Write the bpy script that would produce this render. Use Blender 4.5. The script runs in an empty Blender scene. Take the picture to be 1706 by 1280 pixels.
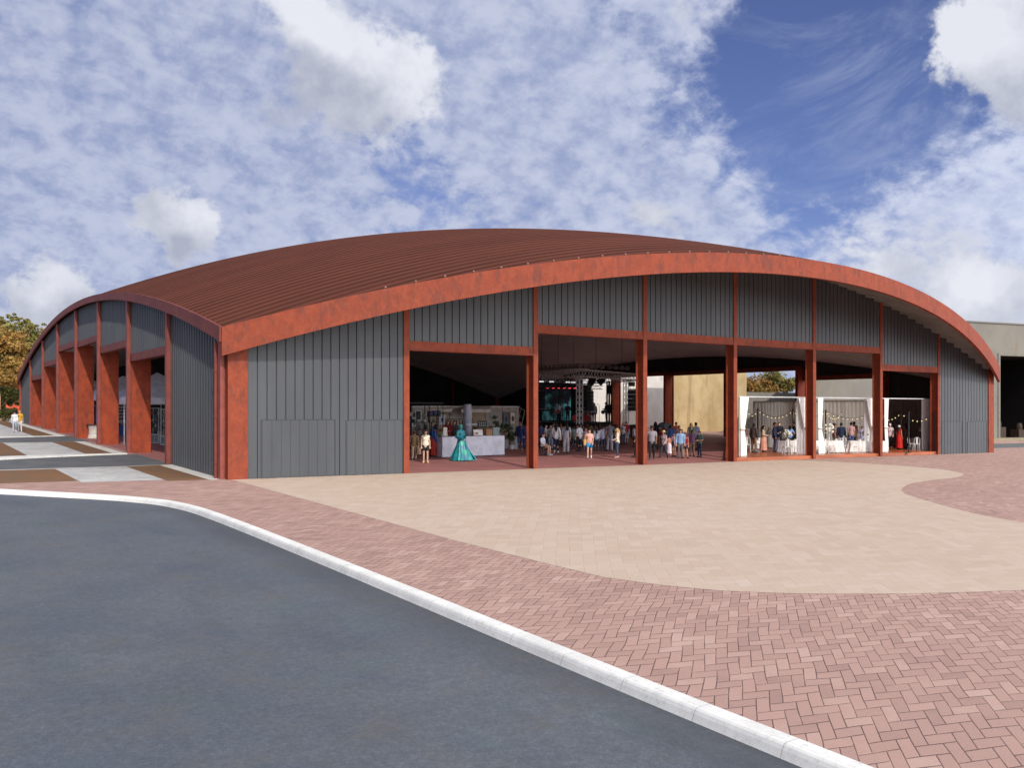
import bpy, bmesh, math, random
from mathutils import Vector, Matrix
random.seed(7)
SC = bpy.context.scene
COL = SC.collection
PI = math.pi
# ------------------------------------------------------------------ camera model: x along the long front, y into the hall, z up
FOC, PX0, PY0 = 1489.0, 853.0, 682.0
CA, SA = .8217, .5699
CAM = (-10.59, -34.52, 2.7225)
GX, GY = -.0092, .0210
def gz(x, y): return GX * x + GY * y
def at(px, py, h=0.0):
    """ground point (h above the sloping ground) seen at a photo pixel"""
    X = (px - PX0) / FOC; Z = (PY0 - py) / FOC
    d = (X * CA + SA, -X * SA + CA, Z)
    k = (CAM[2] - gz(CAM[0], CAM[1]) - h) / (GX * d[0] + GY * d[1] - d[2])
    return Vector((CAM[0] + k * d[0], CAM[1] + k * d[1], CAM[2] + k * d[2])), k
def at_depth(px, py, k):
    X = (px - PX0) / FOC; Z = (PY0 - py) / FOC
    return Vector((CAM[0] + k * (X * CA + SA), CAM[1] + k * (-X * SA + CA), CAM[2] + k * Z))
def direction(px, py):
    X = (px - PX0) / FOC; Z = (PY0 - py) / FOC
    return Vector((X * CA + SA, -X * SA + CA, Z)).normalized()
def lin(c): return c / 12.92 if c <= .04045 else ((c + .055) / 1.055) ** 2.4
def S(r, g, b): return (lin(r / 255), lin(g / 255), lin(b / 255))

# ------------------------------------------------------------------ node helpers
class NT:
    def __init__(s, tree): s.t = tree; s.n = tree.nodes; s.l = tree.links
    def node(s, typ, **kw):
        n = s.n.new(typ)
        for k, v in kw.items(): setattr(n, k, v)
        return n
    def put(s, sock, v):
        if isinstance(v, bpy.types.NodeSocket): s.l.new(v, sock)
        elif v is not None:
            if hasattr(sock.default_value, '__len__') and isinstance(v, tuple) and len(v) == 3 and len(sock.default_value) == 4: v = (*v, 1)
            sock.default_value = v
    def m(s, op, a, b=None, c=None, clamp=False):
        n = s.node('ShaderNodeMath', operation=op, use_clamp=clamp)
        s.put(n.inputs[0], a)
        if b is not None: s.put(n.inputs[1], b)
        if c is not None: s.put(n.inputs[2], c)
        return n.outputs[0]
    def v(s, op, a, b=None):
        n = s.node('ShaderNodeVectorMath', operation=op)
        s.put(n.inputs[0], a)
        if b is not None: s.put(n.inputs[1], b)
        return n.outputs[1] if op in ('DOT_PRODUCT', 'LENGTH') else n.outputs[0]
    def mix(s, f, a, b, typ='MIX'):
        n = s.node('ShaderNodeMix', data_type='RGBA', blend_type=typ)
        s.put(n.inputs[0], f); s.put(n.inputs[6], a); s.put(n.inputs[7], b)
        return n.outputs[2]
    def ramp(s, f, lo, hi, a=0., b=1.):
        n = s.node('ShaderNodeMapRange', interpolation_type='SMOOTHSTEP')
        s.put(n.inputs[0], f); n.inputs[1].default_value = lo; n.inputs[2].default_value = hi; n.inputs[3].default_value = a; n.inputs[4].default_value = b
        return n.outputs[0]
    def noise(s, vec, scale, detail=4, rough=.55, col=False, dist=0., w=None):
        n = s.node('ShaderNodeTexNoise')
        if w is not None: n.noise_dimensions = '4D'; n.inputs['W'].default_value = w
        if vec is not None: s.put(n.inputs['Vector'], vec)
        n.inputs['Scale'].default_value = scale; n.inputs['Detail'].default_value = detail; n.inputs['Roughness'].default_value = rough; n.inputs['Distortion'].default_value = dist
        return n.outputs[1 if col else 0]
    def scale(s, vec, sc): return s.v('MULTIPLY', vec, sc)
MATS = {}
def mat(name, col, rough=.7, metal=0., build=None, spec=.4, emit=None, estr=1., alpha=None, trans=None):
    if name in MATS: return MATS[name]
    M = bpy.data.materials.new(name); M.use_nodes = True
    nt = NT(M.node_tree); b = nt.n['Principled BSDF']
    b.inputs['Base Color'].default_value = (*col, 1); b.inputs['Roughness'].default_value = rough; b.inputs['Metallic'].default_value = metal
    b.inputs['Specular IOR Level'].default_value = spec
    if emit: b.inputs['Emission Color'].default_value = (*emit, 1); b.inputs['Emission Strength'].default_value = estr
    if alpha is not None: b.inputs['Alpha'].default_value = alpha
    if trans is not None: b.inputs['Transmission Weight'].default_value = trans
    if build: build(nt, b)
    MATS[name] = M; return M
def geo(nt): return nt.node('ShaderNodeNewGeometry').outputs['Position']
def objc(nt): return nt.node('ShaderNodeTexCoord').outputs['Object']
def vary(c1, c2, scale, lo=.35, hi=.65, detail=5, bump=0., bscale=None, stretch=None, fine=None):
    def f(nt, b):
        p = geo(nt)
        if stretch: p = nt.scale(p, stretch)
        n = nt.noise(p, scale, detail, .6)
        c = nt.mix(nt.ramp(n, lo, hi), c1, c2)
        if fine:
            fn = nt.noise(geo(nt), fine[0], 2, .6); c = nt.mix(nt.ramp(fn, .3, .7, 0, fine[1]), c, (0., 0., 0.))
        nt.put(b.inputs['Base Color'], c)
        if bump:
            bn = nt.node('ShaderNodeBump'); bn.inputs['Strength'].default_value = bump; bn.inputs['Distance'].default_value = .02
            nt.put(bn.inputs['Height'], nt.noise(geo(nt), bscale or scale * 4, 3)); nt.put(b.inputs['Normal'], bn.outputs[0])
    return f
def plain(name, srgb, rough=.75, **kw):
    """small-object material: one colour with slight uneven wear"""
    c = S(*srgb); d = tuple(x * .78 for x in c)
    return mat(name, c, rough, build=vary(c, d, 3.1, .35, .7, 3), **kw)

# ------------------------------------------------------------------ mesh builder
class MB:
    def __init__(s): s.v = []; s.f = []; s.mi = []; s.cur = 0
    def add(s, vs, fs):
        o = len(s.v); s.v += [tuple(p) for p in vs]
        for f in fs: s.f.append(tuple(i + o for i in f)); s.mi.append(s.cur)
        return s
    def quad(s, *p): return s.add(p, [tuple(range(len(p)))])
    def box(s, x0, x1, y0, y1, z0, z1, M=None):
        vs = [Vector((x, y, z)) for z in (z0, z1) for y in (y0, y1) for x in (x0, x1)]
        if M is not None: vs = [M @ v for v in vs]
        return s.add(vs, [(0, 2, 3, 1), (4, 5, 7, 6), (0, 1, 5, 4), (2, 6, 7, 3), (0, 4, 6, 2), (1, 3, 7, 5)])
    def gbox(s, x0, x1, y0, y1, h0, z1):
        """box standing on the sloping ground: bottom h0 relative to ground, top level at z1"""
        vs = [(x, y, gz(x, y) + h0) for y in (y0, y1) for x in (x0, x1)] + [(x, y, z1) for y in (y0, y1) for x in (x0, x1)]
        return s.add(vs, [(0, 2, 3, 1), (4, 5, 7, 6), (0, 1, 5, 4), (2, 6, 7, 3), (0, 4, 6, 2), (1, 3, 7, 5)])
    def tube(s, p, q, r, r2=None, n=8, cap=True):
        p = Vector(p); q = Vector(q); r2 = r if r2 is None else r2
        d = q - p
        if d.length < 1e-6: return s
        d.normalize(); a = d.orthogonal().normalized(); b = d.cross(a)
        vs = [c + (a * math.cos(2 * PI * i / n) + b * math.sin(2 * PI * i / n)) * rr for c, rr in ((p, r), (q, r2)) for i in range(n)]
        fs = [(i, (i + 1) % n, n + (i + 1) % n, n + i) for i in range(n)]
        if cap: fs += [tuple(range(n - 1, -1, -1)), tuple(range(n, 2 * n))]
        return s.add(vs, fs)
    def chain(s, pts, radii, n=8):
        for i in range(len(pts) - 1): s.tube(pts[i], pts[i + 1], radii[i], radii[i + 1], n)
        return s
    def sweep(s, pts, radii, n=8):
        pts = [Vector(p) for p in pts]; vs = []; fs = []
        for k, p in enumerate(pts):
            d = (pts[min(k + 1, len(pts) - 1)] - pts[max(k - 1, 0)]).normalized()
            ref = Vector((1, 0, 0)) if abs(d.x) < .8 else Vector((0, 1, 0))
            a = d.cross(ref).normalized(); b = d.cross(a)
            vs += [p + (a * math.cos(2 * PI * i / n) + b * math.sin(2 * PI * i / n)) * radii[k] for i in range(n)]
        for k in range(len(pts) - 1): fs += [(k * n + i, k * n + (i + 1) % n, (k + 1) * n + (i + 1) % n, (k + 1) * n + i) for i in range(n)]
        fs += [tuple(range(n - 1, -1, -1)), tuple(range((len(pts) - 1) * n, len(pts) * n))]
        return s.add(vs, fs)
    def ball(s, c, r, n=12, m=8, rot=None):
        c = Vector(c); r = (r, r, r) if not hasattr(r, '__len__') else r
        vs = []; fs = []
        for j in range(m + 1):
            th = PI * j / m
            for i in range(n):
                ph = 2 * PI * i / n
                v = Vector((r[0] * math.sin(th) * math.cos(ph), r[1] * math.sin(th) * math.sin(ph), r[2] * math.cos(th)))
                vs.append(c + (rot @ v if rot is not None else v))
        for j in range(m):
            for i in range(n): fs.append((j * n + i, (j + 1) * n + i, (j + 1) * n + (i + 1) % n, j * n + (i + 1) % n))
        return s.add(vs, fs)
    def lathe(s, prof, c=(0, 0, 0), n=16, wob=None, M=None):
        """prof: (radius, z) from bottom to top"""
        c = Vector(c); vs = []; fs = []
        for k, (r, z) in enumerate(prof):
            for i in range(n):
                a = 2 * PI * i / n; rr = r * (1 + (wob(a, z) if wob else 0))
                v = Vector((rr * math.cos(a), rr * math.sin(a), z)); vs.append((M @ v if M is not None else v) + c)
        for k in range(len(prof) - 1):
            for i in range(n): fs.append((k * n + i, k * n + (i + 1) % n, (k + 1) * n + (i + 1) % n, (k + 1) * n + i))
        fs += [tuple(range(n - 1, -1, -1)), tuple(range((len(prof) - 1) * n, len(prof) * n))]
        return s.add(vs, fs)
    def mesh(s, name, mats, smooth=False):
        me = bpy.data.meshes.new(name); me.from_pydata(s.v, [], s.f)
        for m_ in (mats if isinstance(mats, (list, tuple)) else [mats]): me.materials.append(m_)
        if any(s.mi): me.polygons.foreach_set('material_index', s.mi)
        bm = bmesh.new(); bm.from_mesh(me); bmesh.ops.recalc_face_normals(bm, faces=bm.faces); bm.to_mesh(me); bm.free()
        if smooth: me.polygons.foreach_set('use_smooth', [True] * len(me.polygons))
        return me
    def build(s, name, mats, parent=None, smooth=False, loc=None, rz=None):
        o = bpy.data.objects.new(name, s.mesh(name, mats, smooth)); COL.objects.link(o)
        if parent is not None: o.parent = parent
        if loc is not None: o.location = loc
        if rz is not None: o.rotation_euler = (0, 0, rz)
        return o
def tag(o, label=None, cat=None, group=None, kind=None):
    if label: o['label'] = label
    if cat: o['category'] = cat
    if group: o['group'] = group
    if kind: o['kind'] = kind
    return o
def thing(name, label, cat, loc=(0, 0, 0), rz=0., group=None):
    o = bpy.data.objects.new(name, None); COL.objects.link(o); o.empty_display_size = .2
    o.location = loc; o.rotation_euler = (0, 0, rz)
    return tag(o, label, cat, group)
def copy_tree(o, parent=None):
    c = o.copy(); COL.objects.link(c)
    if parent is not None: c.parent = parent
    for ch in list(o.children): copy_tree(ch, c)
    return c
def sheet(name, poly, h, m, kind='structure'):
    """flat polygon laid h above the sloping ground"""
    b = MB(); b.add([(x, y, gz(x, y) + h) for x, y in poly], [tuple(range(len(poly)))])
    o = b.build(name, m); bm = bmesh.new(); bm.from_mesh(o.data)
    for f in bm.faces:
        if f.normal.z < 0: f.normal_flip()
    bmesh.ops.triangulate(bm, faces=bm.faces); bm.to_mesh(o.data); bm.free()
    return tag(o, kind=kind)

# ------------------------------------------------------------------ camera, sun, sky
cam = bpy.data.cameras.new('camera'); cam.sensor_width = 36; cam.lens = FOC / 1706 * 36; cam.shift_y = (PY0 - 640) / 1706; cam.clip_start = .1; cam.clip_end = 6000
co = bpy.data.objects.new('camera', cam); COL.objects.link(co); co.location = CAM; co.rotation_euler = (PI / 2, 0, -math.atan2(SA, CA)); SC.camera = co
SUN = Vector((-.25, -1., .74)).normalized()
sl = bpy.data.lights.new('sun', 'SUN'); sl.energy = 2.6; sl.angle = math.radians(.5); sl.color = (1, .955, .88)
so = bpy.data.objects.new('sun', sl); COL.objects.link(so); so.rotation_euler = SUN.to_track_quat('Z', 'Y').to_euler(); so.location = (-20, -60, 50)
SC.view_settings.view_transform = 'Standard'; SC.view_settings.look = 'None'; SC.view_settings.exposure = 0.0; SC.view_settings.gamma = 1.0
SC.cycles.max_bounces = 10; SC.cycles.diffuse_bounces = 6; SC.cycles.transparent_max_bounces = 12; SC.cycles.sample_clamp_indirect = 4
try: SC.cycles.use_denoising = True
except Exception: pass
W = bpy.data.worlds.new('World'); SC.world = W; W.use_nodes = True
def build_sky():
    nt = NT(W.node_tree); bg = nt.n['Background']; bg.inputs['Strength'].default_value = .1
    sky = nt.node('ShaderNodeTexSky', sky_type='NISHITA'); sky.sun_disc = False
    sky.sun_elevation = math.asin(SUN.z); sky.sun_rotation = math.atan2(SUN.x, SUN.y); sky.altitude = 300; sky.air_density = 1.; sky.dust_density = .4; sky.ozone_density = 2.2
    d = nt.v('NORMALIZE', nt.node('ShaderNodeTexCoord').outputs['Generated'])
    sep = nt.node('ShaderNodeSeparateXYZ'); nt.l.new(d, sep.inputs[0])
    den = nt.m('ADD', nt.m('MAXIMUM', sep.outputs[2], 0.), .55)
    comb = nt.node('ShaderNodeCombineXYZ'); nt.put(comb.inputs[0], nt.m('DIVIDE', sep.outputs[0], den)); nt.put(comb.inputs[1], nt.m('DIVIDE', sep.outputs[1], den))
    P = comb.outputs[0]
    warp = nt.v('SUBTRACT', nt.noise(d, 7., 6, .6, col=True), (.5, .5, .5)); warp2 = nt.v('SUBTRACT', nt.noise(d, 26., 5, .6, col=True), (.5, .5, .5))
    dw = nt.v('NORMALIZE', nt.v('ADD', d, nt.v('ADD', nt.scale(warp, (.085, .085, .085)), nt.scale(warp2, (.05, .05, .05)))))
    def lobes(lst, dd):
        tot = None
        for px, py, rad, amp in lst:
            k = 1.0 / (1 - math.cos(math.radians(rad)))
            e = nt.m('MULTIPLY', nt.m('EXPONENT', nt.m('MULTIPLY', nt.m('SUBTRACT', nt.v('DOT_PRODUCT', dd, tuple(direction(px, py))), 1.), k)), amp)
            tot = e if tot is None else nt.m('ADD', tot, e)
        return tot
    # mottled altocumulus sheet: thick to the west, breaking up to the east
    cover = lobes([(120, 120, 17, .15), (560, 150, 12, .12), (930, 260, 9, .11), (1160, 250, 6, .05), (1230, 340, 5, .05), (1080, 60, 5, .03), (120, 420, 12, .20), (480, 330, 8, .02), (660, 240, 2.6, -.12), (730, 300, 4, -.09), (880, 90, 9, .12), (960, 330, 8, .09),
                   (1420, 170, 8, -.26), (1400, 350, 6, -.16), (1310, 50, 6, -.28), (1160, 25, 3.5, .26), (1600, 440, 8, .36), (1480, 450, 5, .2), (1180, 392, 4, .26), (1060, 130, 4, -.05), (1650, 230, 5, -.02)], d)
    n1 = nt.noise(P, 3.4, 8, .6, dist=.2); n2 = nt.noise(P, 17., 7, .6, dist=.25); n3 = nt.noise(P, 48., 5, .6)
    f1 = nt.m('ADD', nt.m('ADD', nt.m('MULTIPLY', n1, .28), nt.m('MULTIPLY', n2, .52)), nt.m('MULTIPLY', n3, .20))
    fa = nt.m('ADD', f1, cover)
    back = nt.m('EXPONENT', nt.m('MULTIPLY', nt.m('SUBTRACT', nt.v('DOT_PRODUCT', d, tuple(Vector((.25, -.75, .85)).normalized())), 1.), 2.6))
    back2 = nt.m('EXPONENT', nt.m('MULTIPLY', nt.m('SUBTRACT', nt.v('DOT_PRODUCT', d, tuple(Vector((.55, -1., .16)).normalized())), 1.), 3.2))
    back = nt.m('ADD', nt.m('MULTIPLY', back, .25), nt.m('MULTIPLY', back2, 2.3))
    fa = nt.m('ADD', fa, nt.m('MULTIPLY', back, .5))
    a = nt.ramp(fa, .46, .71, 0, .90)
    acol = nt.mix(nt.ramp(nt.m('ADD', nt.m('ADD', nt.m('MULTIPLY', n2, .6), nt.m('MULTIPLY', n3, .25)), nt.m('MULTIPLY', nt.noise(P, 1.3, 5, .6, w=2.), .35)), .46, .72), CLOUD_LO, CLOUD_HI)
    # unseen bright glow behind the camera, added to fill wall shade and interior
    acol = nt.mix(nt.m('MULTIPLY', back, .5, clamp=True), acol, (34., 35., 37.))
    # heaped cumulus with ragged bright tops and grey undersides
    cum = lobes([(470, 20, 2.2, .7), (540, 60, 2.6, .6), (640, 110, 3.4, .75), (710, 140, 2.2, .5), (520, 150, 3., .45), (440, 190, 1.6, .4), (620, 190, 2.6, .35), (300, 372, 2.0, 1.0), (275, 395, 1.6, .5), (340, 392, 1.5, .5), (60, 490, 2.2, .9), (110, 500, 1.8, .6),
                 (1650, 50, 2.6, 1.1), (1730, 90, 2.8, .9), (1590, 62, 1.4, .7), (1710, 190, 1.8, .5), (1615, 497, 2.0, .95), (1690, 520, 2.2, .6), (1560, 440, 4., .5), (1440, 430, 2.4, .5), (1095, 372, 1.4, .6), (1150, 400, 2.6, .4), (1140, 5, 2.6, .5)], dw)
    cmask = nt.ramp(nt.m('ADD', cum, nt.m('ADD', nt.m('MULTIPLY', nt.m('SUBTRACT', n2, .5), .9), nt.m('MULTIPLY', nt.m('SUBTRACT', n3, .5), .5))), .34, .78)
    nb = nt.noise(d, 11., 8, .58); sh = nt.noise(nt.v('ADD', d, (-.010, -.016, .022)), 11., 8, .58)
    lit = nt.m('ADD', nt.m('MULTIPLY', nt.m('SUBTRACT', nb, sh), 4.2), .5, clamp=True)
    tops = lobes([(690, 120, 2.6, .5), (500, 15, 2.4, .6), (590, 55, 2., .35), (340, 355, 1.6, .35), (1640, 20, 3., .5), (1590, 45, 1.4, .3), (60, 478, 1.6, .4), (1610, 485, 1.8, .4), (1000, 370, 2, .2), (1460, 405, 2, .2)], dw)
    under = lobes([(540, 150, 3.4, .3), (640, 215, 3.6, .2), (300, 410, 1.3, .5), (60, 520, 2.2, .5), (1680, 190, 3., .3), (420, 205, 4, .25)], dw)
    bright = nt.m('SUBTRACT', nt.m('ADD', nt.m('ADD', nt.m('MULTIPLY', lit, .45), .28), tops), under, clamp=True)
    ccol = nt.mix(bright, (4.2, 4.5, 5.6), (8.2, 8.4, 9.1))
    base = nt.mix(1., sky.outputs[0], (SKY_TINT), 'MULTIPLY')
    low = nt.ramp(sep.outputs[2], .0, .2, .8, 0.)
    base = nt.mix(low, base, (3.2, 4.2, 6.6))
    ci = nt.noise(nt.scale(P, (1., .55, 1.)), 7., 8, .68, dist=.5); ca_ = nt.noise(P, 2.2, 3, .5, w=6.)
    wisp = nt.m('MULTIPLY', nt.ramp(ci, .5, .76, 0, .55), nt.ramp(ca_, .38, .62))
    base = nt.mix(wisp, base, (4.2, 4.8, 6.8))
    c = nt.mix(a, base, acol); c = nt.mix(nt.m('MULTIPLY', cmask, .95), c, ccol)
    p1 = direction(1520, 290); p2 = direction(1706, 247); nrm = p1.cross(p2).normalized()
    tr = nt.m('MULTIPLY', nt.ramp(nt.m('ABSOLUTE', nt.v('DOT_PRODUCT', d, tuple(nrm))), .0003, .0011, .1, 0), nt.ramp(nt.v('DOT_PRODUCT', d, tuple(direction(1660, 258))), .993, .998))
    c = nt.mix(tr, c, (6., 6.4, 8.))
    nt.put(bg.inputs['Color'], c)
SKY_TINT = (.70, .66, .93); CLOUD_LO = (2.7, 3.3, 5.4); CLOUD_HI = (5.3, 5.7, 7.2)
build_sky()
# ------------------------------------------------------------------ surface materials
def herringbone(cols, E1, E2, joint, jcol, jstr, bump=.5, spread=1., blotch=None, warm=None):
    """pavers laid in herringbone along the two axes E1, E2 (half paver steps in metres)"""
    def f(nt, b):
        p = geo(nt); sp = nt.node('ShaderNodeSeparateXYZ'); nt.l.new(p, sp.inputs[0])
        wob = nt.noise(p, .35, 2, .5, col=True)
        ws = nt.node('ShaderNodeSeparateXYZ'); nt.l.new(wob, ws.inputs[0])
        X = nt.m('ADD', sp.outputs[0], nt.m('MULTIPLY', nt.m('SUBTRACT', ws.outputs[0], .5), .3)); Y = nt.m('ADD', sp.outputs[1], nt.m('MULTIPLY', nt.m('SUBTRACT', ws.outputs[1], .5), .3))
        (ax, ay), (bx, by) = E1, E2; D_ = ax * by - ay * bx
        x = nt.m('ADD', nt.m('MULTIPLY', X, by / D_), nt.m('MULTIPLY', Y, -bx / D_)); y = nt.m('ADD', nt.m('MULTIPLY', X, -ay / D_), nt.m('MULTIPLY', Y, ax / D_))
        i = nt.m('FLOOR', x); j = nt.m('FLOOR', y); fx = nt.m('SUBTRACT', x, i); fy = nt.m('SUBTRACT', y, j)
        k = nt.m('FLOORED_MODULO', nt.m('SUBTRACT', i, j), 4.)
        def eq(v): return nt.m('COMPARE', k, v, .25)
        k0, k1, k2, k3 = eq(0.), eq(1.), eq(2.), eq(3.)
        far = 1.
        L = nt.m('ADD', fx, k1); R = nt.m('ADD', nt.m('SUBTRACT', 1., fx), k0); B = nt.m('ADD', fy, k2); T = nt.m('ADD', nt.m('SUBTRACT', 1., fy), k3)
        dmin = nt.m('MINIMUM', nt.m('MINIMUM', L, R), nt.m('MINIMUM', B, T))
        ii = nt.m('SUBTRACT', i, k1); jj = nt.m('SUBTRACT', j, k2)
        cv = nt.node('ShaderNodeCombineXYZ'); nt.put(cv.inputs[0], ii); nt.put(cv.inputs[1], jj); nt.put(cv.inputs[2], nt.m('MULTIPLY', nt.m('ADD', k2, k3), 7.3))
        wn = nt.node('ShaderNodeTexWhiteNoise'); nt.l.new(cv.outputs[0], wn.inputs['Vector'])
        r = wn.outputs['Value']
        rv = nt.m('MULTIPLY', nt.m('SUBTRACT', r, .5), spread)
        big = nt.noise(p, .16, 3, .5); mid = nt.noise(p, 1.3, 4, .6)
        t = nt.m('ADD', nt.m('ADD', nt.m('MULTIPLY', rv, 1.), .5), nt.m('ADD', nt.m('MULTIPLY', nt.m('SUBTRACT', big, .5), .5), nt.m('MULTIPLY', nt.m('SUBTRACT', mid, .5), .5)), clamp=True)
        rp = nt.node('ShaderNodeValToRGB'); nt.put(rp.inputs[0], t)
        el = rp.color_ramp.elements
        while len(el) < len(cols): el.new(.5)
        for e, (pos, cc) in zip(el, cols): e.position = pos; e.color = (*cc, 1)
        col = rp.outputs[0]
        grain = nt.noise(p, 55., 4, .7)
        col = nt.mix(nt.ramp(grain, .25, .75, .16, 0.), col, (0., 0., 0.))
        edge = nt.m('SUBTRACT', 1., nt.ramp(dmin, joint * .4, joint * 1.5))
        jn = nt.ramp(nt.noise(p, 2.2, 3, .6), .3, .62, .35, 1.)
        col = nt.mix(nt.m('MULTIPLY', nt.m('MULTIPLY', edge, jn), jstr), col, jcol)
        nt.put(b.inputs['Base Color'], col)
        bn = nt.node('ShaderNodeBump'); bn.inputs['Strength'].default_value = bump; bn.inputs['Distance'].default_value = .012
        nt.put(bn.inputs['Height'], nt.m('ADD', nt.m('SUBTRACT', nt.m('MULTIPLY', grain, .35), edge), nt.m('MULTIPLY', r, .25)))
        nt.put(b.inputs['Normal'], bn.outputs[0])
    return f
M_PINK = mat('pink_pavers', (.4, .2, .18), .85, build=herringbone([(0., S(150, 119, 107)), (.3, S(175, 139, 125)), (.65, S(184, 147, 132)), (1., S(200, 168, 152))], (.18 * math.cos(-.3), .18 * math.sin(-.3)), (.25 * math.cos(.72), .25 * math.sin(.72)), .045, S(84, 60, 56), .8, .6, .6))
M_BEIGE = mat('beige_pavers', (.6, .5, .4), .85, build=herringbone([(0., S(188, 164, 142)), (.4, S(197, 173, 150)), (.7, S(201, 178, 157)), (1., S(206, 185, 166))], (.3 * math.cos(-.3), .3 * math.sin(-.3)), (.34 * math.cos(.9), .34 * math.sin(.9)), .035, S(176, 152, 132), .5, .25, .5))
def asphalt(nt, b):
    p = geo(nt)
    c = nt.mix(nt.ramp(nt.noise(p, .33, 4, .6), .3, .7), S(108, 113, 120), S(124, 127, 130))
    c = nt.mix(nt.ramp(nt.noise(p, .8, 4, .6, w=3.1), .5, .75, 0, .55), c, S(108, 106, 99))
    c = nt.mix(nt.ramp(nt.noise(p, .6, 4, .6, w=8.), .52, .75, 0, .5), c, S(88, 96, 118))
    c = nt.mix(nt.ramp(nt.noise(nt.scale(p, (1., .25, 1.)), 1.1, 5, .65, w=5.), .5, .8, 0, .45), c, S(78, 83, 90))
    g = nt.noise(p, 42., 4, .75); c = nt.mix(nt.ramp(g, .3, .72, .34, 0.), c, S(70, 75, 82))
    v = nt.node('ShaderNodeTexVoronoi'); v.inputs['Scale'].default_value = 70.; nt.put(v.inputs['Vector'], p)
    c = nt.mix(nt.ramp(v.outputs['Distance'], .0, .22, .35, 0.), c, S(150, 154, 160))
    sp = nt.node('ShaderNodeTexVoronoi'); sp.inputs['Scale'].default_value = .9; nt.put(sp.inputs['Vector'], p)
    c = nt.mix(nt.ramp(sp.outputs['Distance'], .018, .035, .8, 0.), c, S(176, 184, 192))
    g7 = nt.noise(nt.scale(p, (1., 1., 1.)), 7., 4, .75); c = nt.mix(nt.ramp(g7, .35, .68, .3, 0.), c, S(66, 70, 76)); g16 = nt.noise(p, 19., 4, .8); c = nt.mix(nt.ramp(g16, .34, .66, .4, 0.), c, S(60, 64, 70)); c = nt.mix(nt.ramp(g16, .6, .8, 0, .35), c, S(150, 154, 158))
    c = nt.mix(nt.ramp(nt.noise(p, 1.4, 3, .6, w=11.), .5, .72, 0, .35), c, S(112, 104, 92)); c = nt.mix(nt.ramp(nt.noise(p, 1.1, 3, .6, w=17.), .54, .75, 0, .35), c, S(88, 106, 104))
    ag = nt.noise(p, 95., 3, .8); c = nt.mix(nt.ramp(ag, .35, .7, .38, 0.), c, S(58, 60, 64)); c = nt.mix(nt.ramp(ag, .58, .78, 0, .3), c, S(150, 152, 154))
    sx = nt.node('ShaderNodeSeparateXYZ'); nt.l.new(p, sx.inputs[0]); gut = nt.ramp(nt.m('ADD', sx.outputs[0], nt.m('MULTIPLY', nt.noise(p, .8, 4, .6), .9)), -4.1, -3.1, 0, .42); c = nt.mix(gut, c, S(70, 70, 70))
    nt.put(b.inputs['Base Color'], c)
    bn = nt.node('ShaderNodeBump'); bn.inputs['Strength'].default_value = .5; bn.inputs['Distance'].default_value = .008; nt.put(bn.inputs['Height'], g); nt.put(b.inputs['Normal'], bn.outputs[0])
M_ROAD = mat('asphalt', (.12, .13, .15), .8, build=asphalt, spec=.3)
M_LANE = mat('grey_seal', S(118, 118, 116), .85, build=vary(S(116, 115, 112), S(100, 101, 101), .9, bump=.2, bscale=60, fine=(38., .35)))
def kerbmat(nt, b):
    p = geo(nt)
    c = nt.mix(nt.ramp(nt.noise(p, 1.6, 5, .65), .35, .7), S(234, 230, 220), S(216, 212, 203))
    c = nt.mix(nt.ramp(nt.noise(p, 14., 5, .75), .5, .75, 0, .5), c, S(160, 158, 150))
    sx = nt.node('ShaderNodeSeparateXYZ'); nt.l.new(p, sx.inputs[0])
    fr = nt.m('ABSOLUTE', nt.m('SUBTRACT', nt.m('FRACT', nt.m('MULTIPLY', sx.outputs[1], .85)), .5))
    c = nt.mix(nt.ramp(fr, .0, .01, .55, 0.), c, S(140, 136, 128))
    nt.put(b.inputs['Base Color'], c)
    bn = nt.node('ShaderNodeBump'); bn.inputs['Strength'].default_value = .14; bn.inputs['Distance'].default_value = .01; nt.put(bn.inputs['Height'], nt.noise(p, 30., 4, .7)); nt.put(b.inputs['Normal'], bn.outputs[0])
M_KERB = mat('kerb_concrete', (.7, .7, .65), .8, build=kerbmat)
def flag(nt, b):
    p = geo(nt)
    c = nt.mix(nt.ramp(nt.noise(p, .9, 5, .6), .35, .65), S(200, 196, 188), S(180, 176, 170))
    v = nt.node('ShaderNodeTexVoronoi', feature='DISTANCE_TO_EDGE'); v.inputs['Scale'].default_value = 1.5; nt.put(v.inputs['Vector'], nt.scale(p, (1., .55, 1.)))
    c = nt.mix(nt.ramp(v.outputs['Distance'], .01, .05, .32, 0.), c, S(140, 134, 128))
    c = nt.mix(nt.ramp(nt.noise(p, 22., 4, .7), .5, .8, 0, .3), c, S(150, 146, 140))
    nt.put(b.inputs['Base Color'], c)
M_FLAG = mat('pale_flagstone', (.6, .58, .55), .85, build=flag)
M_WHITE = mat('white_band', S(232, 228, 218), .75, build=vary(S(228, 222, 210), S(212, 206, 192), 1.4, fine=(30., .12)))
M_BROWN = mat('brown_gravel', S(140, 104, 72), .9, build=vary(S(128, 98, 70), S(142, 100, 62), .8, bump=.3, bscale=50, fine=(32., .4)))
M_FLOOR = mat('pink_hall_floor', S(168, 108, 104), .72, build=vary(S(168, 110, 104), S(156, 102, 97), .7, fine=(20., .14)))
M_EARTH = mat('earth', S(120, 100, 74), .95, build=vary(S(126, 104, 78), S(92, 92, 58), .12, fine=(2.5, .4)))
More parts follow.
